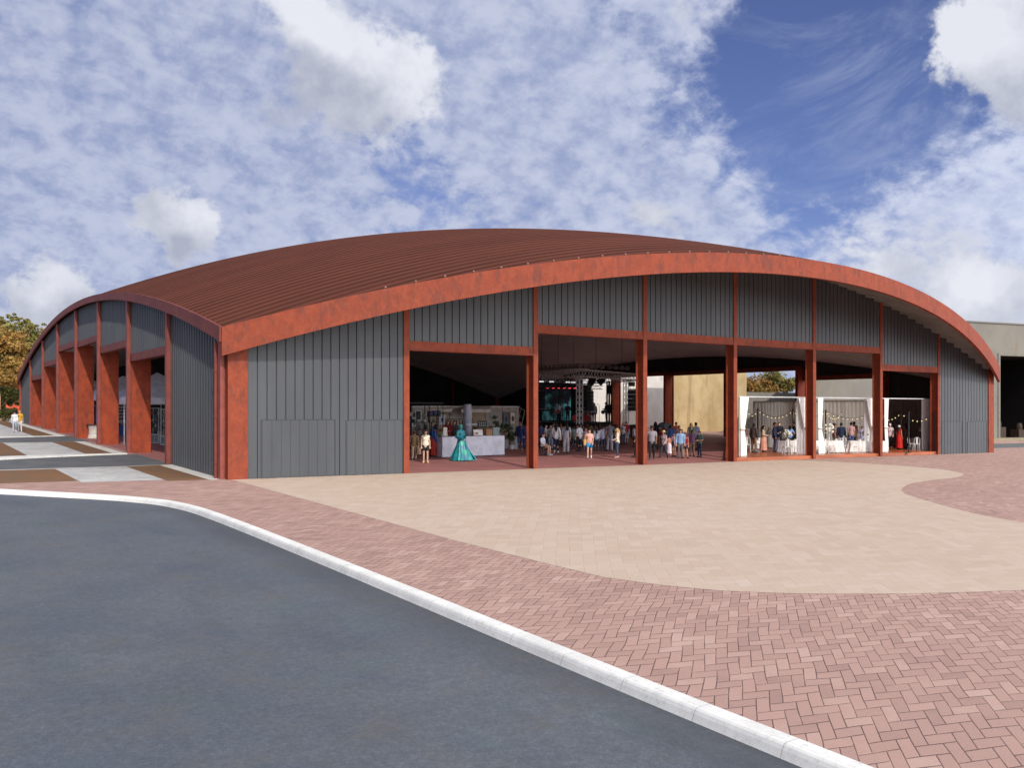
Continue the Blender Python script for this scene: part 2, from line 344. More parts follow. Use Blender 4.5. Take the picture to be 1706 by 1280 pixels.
def rust(c1, c2, c3, k=1.):
    def f(nt, b):
        p = geo(nt)
        n = nt.noise(p, 1.1 * k, 7, .66, dist=.8); n2 = nt.noise(p, 5.2 * k, 6, .7); n3 = nt.noise(nt.scale(p, (1., 1., .3)), 2.3 * k, 5, .65, w=4.)
        c = nt.mix(nt.ramp(n, .36, .64), c1, c2)
        c = nt.mix(nt.ramp(n3, .46, .7, 0, .8), c, c3)
        c = nt.mix(nt.ramp(n2, .55, .75, 0, .45), c, tuple(min(1, x * 1.35) for x in c1))
        g = nt.noise(p, 40., 4, .7); c = nt.mix(nt.ramp(g, .3, .7, .22, 0.), c, (0., 0., 0.))
        nt.put(b.inputs['Base Color'], c)
        nt.put(b.inputs['Roughness'], nt.ramp(n2, .3, .7, .6, .9))
        bn = nt.node('ShaderNodeBump'); bn.inputs['Strength'].default_value = .25; bn.inputs['Distance'].default_value = .01; nt.put(bn.inputs['Height'], nt.m('ADD', n2, g)); nt.put(b.inputs['Normal'], bn.outputs[0])
    return f
M_RUST = mat('weathering_steel', (.4, .09, .04), .8, build=rust(S(150, 66, 37), S(134, 58, 34), S(104, 52, 38), 1.7))
M_RUSTO = mat('orange_steel_pier', (.4, .09, .04), .8, build=rust(S(172, 76, 44), S(150, 64, 40), S(116, 58, 44), 1.6), spec=.3)
M_POST = mat('red_oxide_steel', S(164, 84, 70), .55, build=vary(S(152, 76, 62), S(134, 66, 54), 2., fine=(18., .12)))
M_EAVE = mat('red_oxide_eave', S(146, 72, 58), .6, build=vary(S(134, 64, 48), S(114, 54, 42), 1.3, fine=(18., .12)))
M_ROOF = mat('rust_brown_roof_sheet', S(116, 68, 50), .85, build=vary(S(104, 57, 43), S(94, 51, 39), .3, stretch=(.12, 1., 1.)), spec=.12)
M_ROOFD = mat('roof_pan_rib_shade', S(60, 34, 26), .9, build=vary(S(74, 42, 32), S(64, 37, 29), .4, stretch=(.12, 1., 1.)), spec=.1)  # shade between the ribs put into the colour of pans and slopes
M_CLAD = mat('charcoal_metal_cladding', S(100, 100, 104), .5, build=vary(S(77, 79, 81), S(69, 71, 74), .45, stretch=(1., 1., .25), fine=(24., .07)), spec=.4)
M_CLADI = mat('black_inner_lining', S(46, 47, 48), .7, build=vary(S(48, 49, 50), S(38, 39, 40), .6))
M_GAP = mat('door_gap_shadowline', S(62, 62, 64), .8)
M_SOFF = mat('pale_grey_ceiling_board', S(222, 224, 224), .85, build=vary(S(222, 226, 226), S(212, 215, 215), .4, fine=(14., .06)))

# ------------------------------------------------------------------ ground, road, kerb and paving
kerb_back = [(-3.15, -70), (-3.15, -27), (-3.1, -20.9), (-3.08, -15), (-3.1, -11.3), (-3.14, -9.4), (-3.25, -7.6), (-3.58, -5.95), (-4.05, -4.9), (-4.7, -3.85), (-6.19, -2.06), (-7.64, -.39), (-10.5, 2.9), (-15, 8), (-26, 20)]
sheet('ground', [(-900, -500), (900, -500), (900, 1200), (-900, 1200)], -.45, M_EARTH)
sheet('road', [(-120, -120)] + [(-2.9, -120)] + [(x + .1, y - .05) for x, y in kerb_back[1:-1]] + [(-26, 20.2), (-120, 110)], -.13, M_ROAD)
sheet('paving', [(140, -70)] + [(140, 95), (-26, 95)] + kerb_back[::-1], 0., M_PINK)
beige = [(.17, -.03), (.17, -1.4), (.18, -4.9), (.2, -11.5), (.2, -16.5), (.34, -19.8), (.45, -21.6), (.9, -22.7), (1.5, -23.58), (2.3, -24.26), (3.2, -24.85), (4.2, -25.4), (5.25, -25.88), (6.53, -26.37), (8.5, -26.9), (11, -27), (13.2, -26.5), (14.9, -25.2), (16, -23.4),
         (16.6, -21.6), (17.15, -20.2), (17.9, -19.), (18.96, -17.6), (20., -16.3), (21.2, -15.), (22.5, -14.05), (23.96, -13.3), (25.2, -12.75), (26.6, -12.32), (28.8, -11.95), (30.2, -11.8), (31.4, -11.5), (32.8, -11.), (33.7, -10.5), (34.5, -9.7), (35.2, -8.8), (35.6, -8.), (35.75, -6.8), (35.72, -5.7), (35.35, -3.6), (34.7, -2.1), (34.1, -1.1), (33.2, -.03)]
sheet('plaza_paving', beige, .004, M_BEIGE)
sheet('hall_floor', [(.1, 0), (57.3, 0), (57.3, 66.6), (.1, 66.6)], .004, M_FLOOR)
for k, (s0, s1, t0, t1, m) in enumerate([(-.6, -.02, .14, 8.1, M_WHITE), (-2.1, -.6, .35, 7.85, M_BROWN), (-4.95, -2.1, .9, 7.5, M_FLAG), (-14, -4.95, 1.6, 7.2, M_BROWN),
                                          (-.9, -.3, 16., 29.3, M_WHITE), (-2.25, -.9, 16.05, 28.8, M_BROWN), (-5., -2.25, 15.8, 28.6, M_FLAG), (-14, -5., 15.4, 28.4, M_BROWN),
                                          (-.9, -.25, 36.9, 80, M_WHITE), (-2.3, -.9, 36.5, 80, M_BROWN), (-9, -2.3, 36., 80, M_FLAG)]):
    nm = {M_WHITE: 'edging_band', M_BROWN: 'gravel_bed', M_FLAG: 'flagstone_path'}[m]
    sheet(nm, [(s0, t0 - .08 * 0), (s1, t0), (s1, t1), (s0, t1)], .004, m)
sheet('driveway', [(-16, 7.2), (-5, 7.5), (-2.1, 7.9), (.05, 8.3), (.05, 16.), (-.5, 15.8), (-6.4, 14.), (-16, 11.)], .0035, M_LANE)
sheet('driveway', [(-16, 28.4), (-2.2, 28.9), (.05, 29.4), (.05, 36.9), (-4.6, 34.9), (-16, 33.)], .0035, M_LANE)
sheet('lane_marking', [(-13, 6.95), (-2.1, 7.62), (-.02, 8.02), (-.02, 8.14), (-2.1, 7.82), (-13, 7.25)], .008, M_WHITE)
# raised white kerbs along the far side of each lane
def lane_kerb(pts_front, pts_back, h):
    b = MB(); n = len(pts_front)
    for i in range(n - 1):
        a0, a1 = pts_front[i], pts_front[i + 1]; c0, c1 = pts_back[i], pts_back[i + 1]
        z = lambda p, q: gz(*p) + q
        b.quad((*a0, z(a0, 0)), (*a1, z(a1, 0)), (*a1, z(a1, h)), (*a0, z(a0, h)))
        b.quad((*a0, z(a0, h)), (*a1, z(a1, h)), (*c1, z(c1, h)), (*c0, z(c0, h)))
        b.quad((*c0, z(c0, h)), (*c1, z(c1, h)), (*c1, z(c1, 0)), (*c0, z(c0, 0)))
    b.quad((*pts_front[0], gz(*pts_front[0])), (*pts_front[0], gz(*pts_front[0]) + h), (*pts_back[0], gz(*pts_back[0]) + h), (*pts_back[0], gz(*pts_back[0])))
    tag(b.build('kerb', M_KERB), kind='structure')
lane_kerb([(-14, 12.3), (-6.45, 13.4), (-4.9, 14.25), (-2.2, 15.25), (-.4, 15.78)], [(-14, 14.4), (-6.3, 15.0), (-4.9, 15.35), (-2.2, 15.78), (-.4, 15.95)], .07)
lane_kerb([(-14, 33.6), (-4.63, 34.9), (-2.33, 35.9), (-.4, 36.8)], [(-14, 34.9), (-4.55, 35.7), (-2.33, 36.2), (-.4, 36.9)], .06)
# main kerb: flat top, rounded arris, sloped face down to the road
def main_kerb():
    prof = [(0., .0), (.01, .012), (.15, .012), (.165, .007), (.18, .011), (.215, .006), (.24, -.012), (.262, -.05), (.28, -.1), (.3, -.15)]
    pts = [Vector(p) for p in kerb_back]
    # resample finely round the bend
    fine = []
    for i in range(len(pts) - 1):
        p0 = pts[max(i - 1, 0)]; p1 = pts[i]; p2 = pts[i + 1]; p3 = pts[min(i + 2, len(pts) - 1)]
        n = 6 if (p2 - p1).length < 8 else 10
        for k in range(n):
            t = k / n
            if (p2 - p1).length > 8 or (i and (p1 - p0).length > 8): q = p1.lerp(p2, t)
            else: q = .5 * ((2 * p1) + (p2 - p0) * t + (2 * p0 - 5 * p1 + 4 * p2 - p3) * t * t + (3 * p1 - p0 - 3 * p2 + p3) * t ** 3)
            fine.append(q)
    fine.append(pts[-1]); b = MB(); vs = []; m = len(prof)
    for i, p in enumerate(fine):
        d = (fine[min(i + 1, len(fine) - 1)] - fine[max(i - 1, 0)]).normalized(); nrm = Vector((-d.y, d.x))
        for off, z in prof: q = p + nrm * off; vs.append((q.x, q.y, gz(q.x, q.y) + z))
    fs = [(i * m + j, i * m + j + 1, (i + 1) * m + j + 1, (i + 1) * m + j) for i in range(len(fine) - 1) for j in range(m - 1)]
    b.add(vs, fs); o = b.build('kerb', M_KERB, smooth=False); tag(o, kind='structure')
main_kerb()

# ------------------------------------------------------------------ the arched hall
HALL = thing('event_hall', 'large arched steel event hall with rust brown roof and charcoal cladding beside the plaza', 'hall')
LS, LT = 57.3, 66.6
S0, S1, T0, T1 = -.3, 57.6, -.3, 66.9
def q(u): u = min(max(u, 0.), 1.); return 4 * u * (1 - u)
def over(s): return 5. * q((s - S0) / (S1 - S0))          # how far the front and back eaves sail out
def zroof(s, t):
    qu = q((s - S0) / (S1 - S0)); o = 5. * qu; v = (t - T0 + o) / (T1 - T0 + 2 * o); qv = q(v)
    return 5.8 + 4.6 * qu + 4.1 * qv + 1.8 * qu * qv
def zceil(s, t): return zroof(s, t) - .68
def zlin(s, t): return zroof(s, t) - 1.95
def srange(t):
    """part of the roof along x at a given y (the eaves bow out beyond the walls)"""
    d = max(T0 - t, t - T1, 0.)
    if d <= 0: return S0, S1
    if d >= 5: return None
    u = .5 - .5 * math.sqrt(1 - d / 5.); return S0 + u * (S1 - S0), S1 - u * (S1 - S0)
def roof():
    b = MB(); pitch = .64; rows = []
    t = T0 - 5 + .02
    while t < T1 + 5:
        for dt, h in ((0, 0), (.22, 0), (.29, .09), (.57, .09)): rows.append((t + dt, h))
        t += pitch
    N = 64; prev = None
    for t, h in rows:
        r = srange(t)
        if r is None: prev = None; continue
        a, e = r
        row = [(a + (e - a) * i / N, t, zroof(a + (e - a) * i / N, t) - .035 + h) for i in range(N + 1)]
        o = len(b.v); b.v += row
        if prev is not None:
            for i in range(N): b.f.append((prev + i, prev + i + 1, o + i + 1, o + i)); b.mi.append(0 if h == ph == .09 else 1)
        prev = o; ph = h
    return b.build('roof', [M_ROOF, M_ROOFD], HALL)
RF = roof()
def fasciaf(front):
    b = MB(); N = 96; th = .16; sg = -1 if front else 1; base = T0 if front else T1
    prof = []
    for i in range(N + 1):
        u = i / N; s = S0 + (S1 - S0) * u; qq = q(u); t = base + sg * 5. * qq
        prof.append((s, t, 4.75 + 4.8 * qq, 5.86 + 4.6 * qq))
    vs = []
    for s, t, z0, z1 in prof: vs += [(s, t + sg * .05, z0), (s, t + sg * .05, z1), (s, t - sg * th, z1), (s, t - sg * th, z0)]
    fs = [(4 * i + a, 4 * i + (a + 1) % 4, 4 * i + 4 + (a + 1) % 4, 4 * i + 4 + a) for i in range(N) for a in range(4)] + [(0, 1, 2, 3), (4 * N + 3, 4 * N + 2, 4 * N + 1, 4 * N)]
    b.add(vs, fs); return b.build('fascia', M_RUST, HALL)
def fascias(left):
    b = MB(); N = 80; x0, x1 = (S0 - .07, S0 + .06) if left else (S1 - .06, S1 + .07)
    vs = []
    for i in range(N + 1):
        v = i / N; t = T0 + .02 + (T1 - T0 - .04) * v; qq = q(v); z0, z1 = 5.3 + 4.3 * qq, 5.87 + 4.12 * qq
        vs += [(x0, t, z0), (x0, t, z1), (x1, t, z1), (x1, t, z0)]
    fs = [(4 * i + a, 4 * i + (a + 1) % 4, 4 * i + 4 + (a + 1) % 4, 4 * i + 4 + a) for i in range(N) for a in range(4)] + [(0, 1, 2, 3), (4 * N + 3, 4 * N + 2, 4 * N + 1, 4 * N)]
    b.add(vs, fs); return b.build('fascia', M_EAVE, HALL)
fasciaf(True); fasciaf(False); fascias(True); fascias(False)
M_EAVEB = mat('grey_soffit_board', S(130, 124, 118), .85, build=vary(S(158, 152, 146), S(140, 135, 130), .5))
def ceiling():
    b = MB(); N = 60
    # stepped boards under the bowed eaves, smooth lining inside
    def strip(t0, t1, step):
        for tt in ((t0 + t1) / 2,):
            r = srange(t0 if abs(t0 - 33) > abs(t1 - 33) else t1)
            if r is None: return
            a, e = max(r[0], .05), min(r[1], LS - .05)
            for i in range(N):
                s0 = a + (e - a) * i / N; s1 = a + (e - a) * (i + 1) / N
                ta, tb = (tt, tt) if step else (t0, t1)
                b.quad((s0, t0, zceil(s0, ta)), (s1, t0, zceil(s1, ta)), (s1, t1, zceil(s1, tb)), (s0, t1, zceil(s0, tb)))
                if step and t0 > -4.7 and t0 < 0: b.quad((s0, t0, zceil(s0, ta)), (s1, t0, zceil(s1, ta)), (s1, t0, zceil(s1, tt - step)), (s0, t0, zceil(s0, tt - step)))
    st = .62
    t = T0 - 5.
    bo = []
    for i in range(60):       # level boards under the front eave, stepping down along the arch
        s0 = S0 + (S1 - S0) * i / 60; s1 = S0 + (S1 - S0) * (i + 1) / 60; sc = (s0 + s1) / 2; te = T0 - min(over(s0), over(s1)) + .12
        if te < -.32: bo.append((s0, s1, sc, te))
    bb = MB()
    for s0, s1, sc, te in bo:
        for k in range(5):
            ta, tb = te * (1 - k / 5), te * (1 - (k + 1) / 5); bb.quad((s0, ta, zceil(sc, ta)), (s1, ta, zceil(sc, ta)), (s1, tb, zceil(sc, tb)), (s0, tb, zceil(sc, tb)))
    for (a0, a1, ac, ae), (c0, c1, cc, ce) in zip(bo, bo[1:]):
        for k in range(5): ta, tb = max(ae, ce) * (1 - k / 5), max(ae, ce) * (1 - (k + 1) / 5); bb.quad((a1, ta, zceil(ac, ta)), (a1, ta, zceil(cc, ta)), (a1, tb, zceil(cc, tb)), (a1, tb, zceil(ac, tb)))
    bb.build('soffit', M_EAVEB, HALL)
    t = 0.
    while t < LT - .1:
        for i in range(N):
            s0 = .14 + (LS - .28) * i / N; s1 = .14 + (LS - .28) * (i + 1) / N; t0, t1 = max(t, .14), min(t + LT / 24, LT - .14)
            b.quad((s0, t0, zlin(s0, t0)), (s1, t0, zlin(s1, t0)), (s1, t1, zlin(s1, t1)), (s0, t1, zlin(s0, t1)))
        t += LT / 24
    t = LT
    while t < T1 + 4.9: strip(t, t + st, st); t += st
    return b.build('ceiling', M_SOFF, HALL)
ceiling()
def clad(name, axis, a0, a1, fixed, out, zb, zt, pitch, rib, parent=HALL, th=.12, m=M_CLAD):
    """metal cladding: axis 0 runs along x at y=fixed, axis 1 along y at x=fixed; out = outward sign; zb/zt functions of the running coordinate"""
    b = MB(); prof = []
    n = max(1, round((a1 - a0) / pitch)); p = (a1 - a0) / n
    for i in range(n):
        s = a0 + i * p
        if rib == 'seam': prof += [(s, -.05), (s + .022, -.05), (s + .026, 0.), (s + p * .5, .0), (s + p - .026, 0.), (s + p - .022, -.05)]
        else: prof += [(s, 0.), (s + p * .42, 0.), (s + p * .5, -.085), (s + p * .92, -.085)]
    prof.append((a1, prof[0][1]))
    pt = (lambda a, o, z: (a, fixed + out * o, z)) if axis == 0 else (lambda a, o, z: (fixed + out * o, a, z))
    vs = []
    for a, o in prof: vs += [pt(a, o, zb(a)), pt(a, o, zt(a))]
    b.add(vs, [(2 * i, 2 * i + 2, 2 * i + 3, 2 * i + 1) for i in range(len(prof) - 1)])
    # inner lining, ribbed less deeply
    b.cur = 1; vs = []; k = 0; steps = max(8, int((a1 - a0) / .35))
    for i in range(steps + 1):
        a = a0 + (a1 - a0) * i / steps; o = -th - (.03 if i % 2 else 0.)
        vs += [pt(a, o, zb(a)), pt(a, o, zt(a))]
    b.add(vs, [(2 * i, 2 * i + 1, 2 * i + 3, 2 * i + 2) for i in range(steps)])
    vs = []
    for a in (a0, a1): vs += [pt(a, -.05, zb(a)), pt(a, -th, zb(a)), pt(a, -th, zt(a)), pt(a, -.05, zt(a))]
    b.add(vs, [(0, 1, 2, 3), (4, 5, 6, 7)])
    n_ = 12; vs = []
    for i in range(n_ + 1):
        a = a0 + (a1 - a0) * i / n_; vs += [pt(a, -.01, zb(a)), pt(a, -th, zb(a))]
    b.add(vs, [(2 * i, 2 * i + 1, 2 * i + 3, 2 * i + 2) for i in range(n_)])
    me = b.mesh(name, [m, M_CLADI]); o = bpy.data.objects.new(name, me); COL.objects.link(o); o.parent = parent; return o
FP = [.42, 7.75, 14.7, 21.8, 28.75, 35.9, 42.9, 49.8, 56.9]
FL = [None, 5.28, 6.37, 6.37, 6.37, 6.37, 5.27, None]
LP = [.35, 8.55, 16.95, 25.4, 33.7, 42.1, 50.2, 58.4, 66.3]
LL = [None, 5.3, 6.15, 7., 7.15, 6.28, 5.36, None]
RL = [None, 5.3, 6.25, 6.25, 6.3, 6.3, 5.3, None]
def front_wall(y, out, lint, real=True):
    sgn = -out      # inward
    for i in range(8):
        a0, a1 = FP[i] + (.38 if i == 0 else .03), FP[i + 1] - (.38 if i == 7 else .03)
        zt = lambda s: zceil(s, y) + .3
        if lint[i] is None: clad('cladding_panel', 0, a0, a1, y, out, lambda s: gz(s, y) - .05, zt, .39, 'seam')
        else:
            clad('cladding_panel', 0, a0, a1, y, out, lambda s: lint[i] + .40, zt, .39, 'seam')
            b = MB(); y0, y1 = sorted((y + out * .035, y - out * .3)); b.box(FP[i] + .02, FP[i + 1] - .02, y0, y1, lint[i], lint[i] + .42); b.box(FP[i] + .138, FP[i + 1] - .138, *sorted((y + out * .07, y + out * .036)), lint[i] + .02, lint[i] + .1)
            b.build('lintel', M_RUST, HALL)
    for i, s in enumerate(FP):
        b = MB()
        if i in (0, 8):
            x0, x1 = (.02, .8) if i == 0 else (56.52, 57.28)
            b.gbox(x0, x1, *sorted((y + out * .06, y - out * .3)), -.05, zceil(s, y) + .25)
        else:
            zl = max([z for z in (lint[i - 1], lint[i]) if z] or [6])
            b.gbox(s - .135, s + .135, *sorted((y + out * .06, y + out * .003)), -.05, zceil(s, y) + .25)
            b.gbox(s - .012, s + .012, *sorted((y + out * .003, y - out * .5)), -.05, zl + .4)
            b.gbox(s - .135, s + .135, *sorted((y - out * .5, y - out * .53)), -.05, zl + .4)
        b.build('column', M_RUST, HALL)
front_wall(0., -1, FL); front_wall(LT, 1, [None] * 8)
def side_wall(x, out, lint):
    for i in range(8):
        a0, a1 = LP[i] + .075, LP[i + 1] - .075
        zt = lambda t: zceil(x, t) + .3
        if lint[i] is None: clad('cladding_panel', 1, a0, a1, x, out, lambda t: gz(x, t) - .05, zt, .38, 'rib')
        else:
            clad('cladding_panel', 1, a0, a1, x, out, lambda t: lint[i] + .38, zt, .38, 'rib')
            b = MB(); b.box(*sorted((x + out * .05, x - out * .28)), LP[i] + .075, LP[i + 1] - .075, lint[i], lint[i] + .4); b.build('lintel', M_EAVE, HALL)
    for i, t in enumerate(LP):
        b = MB(); b.cur = 0
        b.gbox(*sorted((x + out * .2, x + out * .06)), t - .16, t + .16, -.05, zceil(x, t) + .22)
        b.gbox(*sorted((x + out * .06, x - out * .03)), t - .07, t + .07, -.05, zceil(x, t) + .22)
        b.build('column', M_POST, HALL)
        if 0 < i < 8:
            zl = max([z for z in (lint[i - 1], lint[i]) if z] or [5.5])
            b = MB(); b.gbox(*sorted((x - out * .031, x - out * 1.02)), t - .12, t + .17, -.05, zl + (.02 if zl else 0)); b.build('pier', M_RUSTO, HALL)
side_wall(0., -1, LL); side_wall(LS, 1, RL)
# doors cut flush into the end bays: leaf slightly proud, dark shadow gap round it
def hall_door(s0, s1, h=2.3, y=0.):
    zb = max(gz(s0, y), gz(s1, y)); zt = gz((s0 + s1) / 2, y) + h
    d = clad('door', 0, s0 + .02, s1 - .02, y - .012, -1, lambda s: gz(s, y) + .02, lambda s: zt, .39, 'seam', th=.03)
    b = MB(); b.box(s0 - .02, s0 + .012, y - .018, y - .002, zb, zt + .02); b.box(s1 - .012, s1 + .02, y - .018, y - .002, zb, zt + .02); b.box(s0 + .012, s1 - .012, y - .018, y - .002, zt, zt + .03)
    b.build('door_frame', M_GAP, d)
    b = MB(); b.tube((s1 - .16, y - .02, zb + 1.0), (s1 - .16, y - .05, zb + 1.0), .014); b.build('handle', plain('door_handle_steel', (96, 96, 98), .5), d)
hall_door(1.35, 4.45); hall_door(4.95, 7.58)
hall_door(50.2, 52.9); hall_door(53.6, 56.3)
# rainwater pipe at the near corner and a small lit downlight under the second bay
b = MB(); b.tube((-.2, .75, 0), (-.2, .75, 5.35), .07, n=12)
for z in (.6, 2.4, 4.2): b.box(-.29, -.08, .66, .84, z, z + .05)
b.build('downpipe', M_POST, HALL)
b = MB(); b.lathe([(.09, 0), (.1, .02), (.1, .06)], (9.35, 1.2, zlin(9.35, 1.2) - .07), 14); b.build('downlight', mat('downlight_glow', (.9, .9, .85), .5, emit=(1., .95, .8), estr=9.), HALL)
# fixing brackets where roof ribs end on the front eave
b = MB()
for i in range(5, 24):
    u = i / 48; s = S0 + (S1 - S0) * u; t = T0 - 5 * q(u) + .12; z = 5.9 + 4.6 * q(u); b.box(s - .035, s + .035, t - .02, t + .04, z, z + .06)
tag(b.build('eave_bracket', plain('bracket_zinc', (150, 110, 96), .5), RF), kind='stuff')
# ------------------------------------------------------------------ neighbouring buildings seen past and through the hall
def stained(c1, c2, c3):
    def f(nt, b):
        p = geo(nt)
        n = nt.noise(p, .35, 5, .6); st = nt.noise(nt.scale(p, (1.6, 1.6, .18)), .8, 5, .6); sp = nt.noise(nt.scale(p, (2.4, 2.4, .9)), 1.2, 3, .5, w=2.)
        c = nt.mix(nt.ramp(n, .35, .65), c1, c2); c = nt.mix(nt.ramp(st, .52, .75, 0, .7), c, c3); c = nt.mix(nt.ramp(sp, .62, .72, 0, .4), c, c3)
        nt.put(b.inputs['Base Color'], c)
    return f
M_CONC = mat('stained_concrete', S(196, 190, 176), .9, build=stained(S(128, 123, 112), S(118, 114, 106), S(120, 102, 78)))
M_SAND = mat('sand_render', S(220, 196, 150), .9, build=stained(S(204, 180, 136), S(184, 158, 114), S(150, 124, 86)))
M_WSTAIN = mat('white_spotted_concrete', S(226, 220, 212), .9, build=stained(S(226, 220, 212), S(206, 200, 194), S(150, 130, 116)))
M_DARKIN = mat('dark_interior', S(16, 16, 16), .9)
wl = thing('warehouse', 'pale stained concrete warehouse with a tall dark doorway right of the hall', 'warehouse', (60, 17.8, 0), math.atan2(-8, 40))
b = MB(); ZB, ZT = -1.6, 11.62
b.box(0, 24.6, 0, .4, ZB, ZT); b.box(24.6, 33.5, 0, .4, 8.3, ZT); b.box(33.5, 42, 0, .4, ZB, ZT); b.box(24.6, 33.5, 0, .4, ZB, -.6)
b.add([(0, .4, ZB), (0, .4, ZT), (30, 31, ZT), (30, 31, ZB)], [(0, 1, 2, 3)]); b.add([(42, .4, ZB), (42, .4, ZT), (46, 31, ZT), (46, 31, ZB)], [(0, 1, 2, 3)])
b.build('wall', M_CONC, wl)
b = MB(); b.add([(-.1, -.1, ZT), (42.1, -.1, ZT), (46, 31.2, ZT), (30, 31.2, ZT)], [(0, 1, 2, 3)]); b.add([(-.1, -.1, ZT + .14), (42.1, -.1, ZT + .14), (46, 31.2, ZT + .14), (30, 31.2, ZT + .14)], [(0, 1, 2, 3)]); b.box(-.1, 42.1, -.12, -.1, ZT, ZT + .14)
b.build('roof', plain('zinc_capping', (120, 118, 112), .6), wl)
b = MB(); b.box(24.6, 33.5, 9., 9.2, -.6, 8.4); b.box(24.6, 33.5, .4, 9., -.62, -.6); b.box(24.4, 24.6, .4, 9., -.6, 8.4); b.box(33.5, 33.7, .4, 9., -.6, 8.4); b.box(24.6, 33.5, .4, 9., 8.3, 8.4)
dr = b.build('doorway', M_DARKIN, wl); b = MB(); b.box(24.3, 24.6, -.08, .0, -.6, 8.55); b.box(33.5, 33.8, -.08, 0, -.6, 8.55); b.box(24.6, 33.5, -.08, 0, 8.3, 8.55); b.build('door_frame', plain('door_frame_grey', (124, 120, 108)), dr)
for a, c, w in ((26.5, 1.4, 1.1), (29.6, 1.1, 1.4)):
    b = MB(); b.box(a, a + w, 1.6, 2.6, -.6, c - .6); b.lathe([(.3, 0), (.33, .3), (.25, .7)], (a + w * .5, 2.1, c - .6), 8)
    tag(b.build('crate', plain('old_crate', (66, 52, 40)), None, loc=wl.location, rz=wl.rotation_euler.z), 'brown crate with a drum on top inside the warehouse doorway, %s' % ('left one' if a < 27 else 'right one'), 'crate', 'crates in the dark doorway')
b = MB(); b.box(0, 42, -1., -.01, ZB, -.25); b.build('plinth', plain('plinth_tan', (142, 132, 106)), wl)
sheet('road', [(57.8, 3.6), (140, 3.6), (140, 8.2), (57.8, 8.2)], .004, M_LANE)
bl = thing('rendered_building', 'sand yellow rendered building seen through the far side openings of the hall', 'building', (0, 0, 0))
b = MB(); PL = [(60.9, 37), (73, 37), (73, 42), (66, 42)]; b.add([(x, y, -1) for x, y in PL] + [(x, y, 11.2) for x, y in PL], [(0, 1, 5, 4), (1, 2, 6, 5), (2, 3, 7, 6), (3, 0, 4, 7)]); b.build('wall', M_SAND, bl); b = MB(); b.add([(x, y, 11.2) for x, y in PL] + [(x, y, 11.4) for x, y in PL], [(0, 1, 2, 3), (4, 5, 6, 7), (0, 1, 5, 4), (1, 2, 6, 5), (2, 3, 7, 6), (3, 0, 4, 7)]); b.build('roof', plain('zinc_capping', (170, 170, 168)), bl)
bl = thing('concrete_building', 'white spotted concrete building behind the concert stage beyond the hall', 'building', (0, 0, 0))
b = MB(); b.box(58.4, 82, 50, 60, -1, 12); b.build('wall', M_WSTAIN, bl); b = MB(); b.box(58.3, 82.2, 49.8, 60.2, 12, 12.2); b.build('roof', plain('zinc_capping', (170, 170, 168)), bl)
b = MB(); b.gbox(74, 108, 45, 45.5, -.5, 5.0); tag(b.build('boundary_wall', plain('grey_block_wall', (142, 136, 126))), 'low grey boundary wall under trees beyond the wedding bay', 'wall')

# ------------------------------------------------------------------ trees
def leafmat(name, c1, c2, c3):
    def f(nt, b):
        p = geo(nt); c = nt.mix(nt.ramp(nt.noise(p, .5, 3, .6), .35, .65), c1, c2); wn = nt.node('ShaderNodeTexWhiteNoise')
        nt.put(wn.inputs['Vector'], nt.v('SNAP', p, (.3, .3, .3)))
        c = nt.mix(nt.m('MULTIPLY', wn.outputs['Value'], .5), c, c3); nt.put(b.inputs['Base Color'], c)
        b.inputs['Subsurface Weight'].default_value = 0.
    return mat(name, c1, .6, build=f, spec=.3)
M_EUC = leafmat('gum_leaves', S(116, 118, 60), S(84, 94, 48), S(164, 130, 66))
M_EUC2 = leafmat('dry_gum_leaves', S(160, 126, 62), S(116, 110, 54), S(184, 120, 64))
M_BARK = mat('gum_bark', S(176, 134, 96), .9, build=vary(S(196, 156, 116), S(128, 92, 66), 1.2, stretch=(1, 1, .3)))
M_BUSH = leafmat('bush_leaves', S(72, 78, 30), S(48, 58, 26), S(104, 98, 40))
def leaves(b, rng, c, R, n, size, flat=.75):
    for _ in range(n):
        v = Vector((rng.gauss(0, 1), rng.gauss(0, 1), rng.gauss(0, 1))).normalized() * (rng.random() ** .45)
        p = Vector(c) + Vector((v.x * R, v.y * R, v.z * R * flat))
        a = Vector((rng.gauss(0, 1), rng.gauss(0, 1), rng.gauss(0, .7) - .4)).normalized(); e = a.orthogonal().normalized(); e = (Matrix.Rotation(rng.random() * 6.28, 3, a) @ e)
        s = size * rng.uniform(.6, 1.3)
        b.quad(p - e * s * .35, p + a * s * .5 - e * s * .1, p + e * s * .35 + a * s * .1, p - a * s * .7)
U = (CA, -SA)
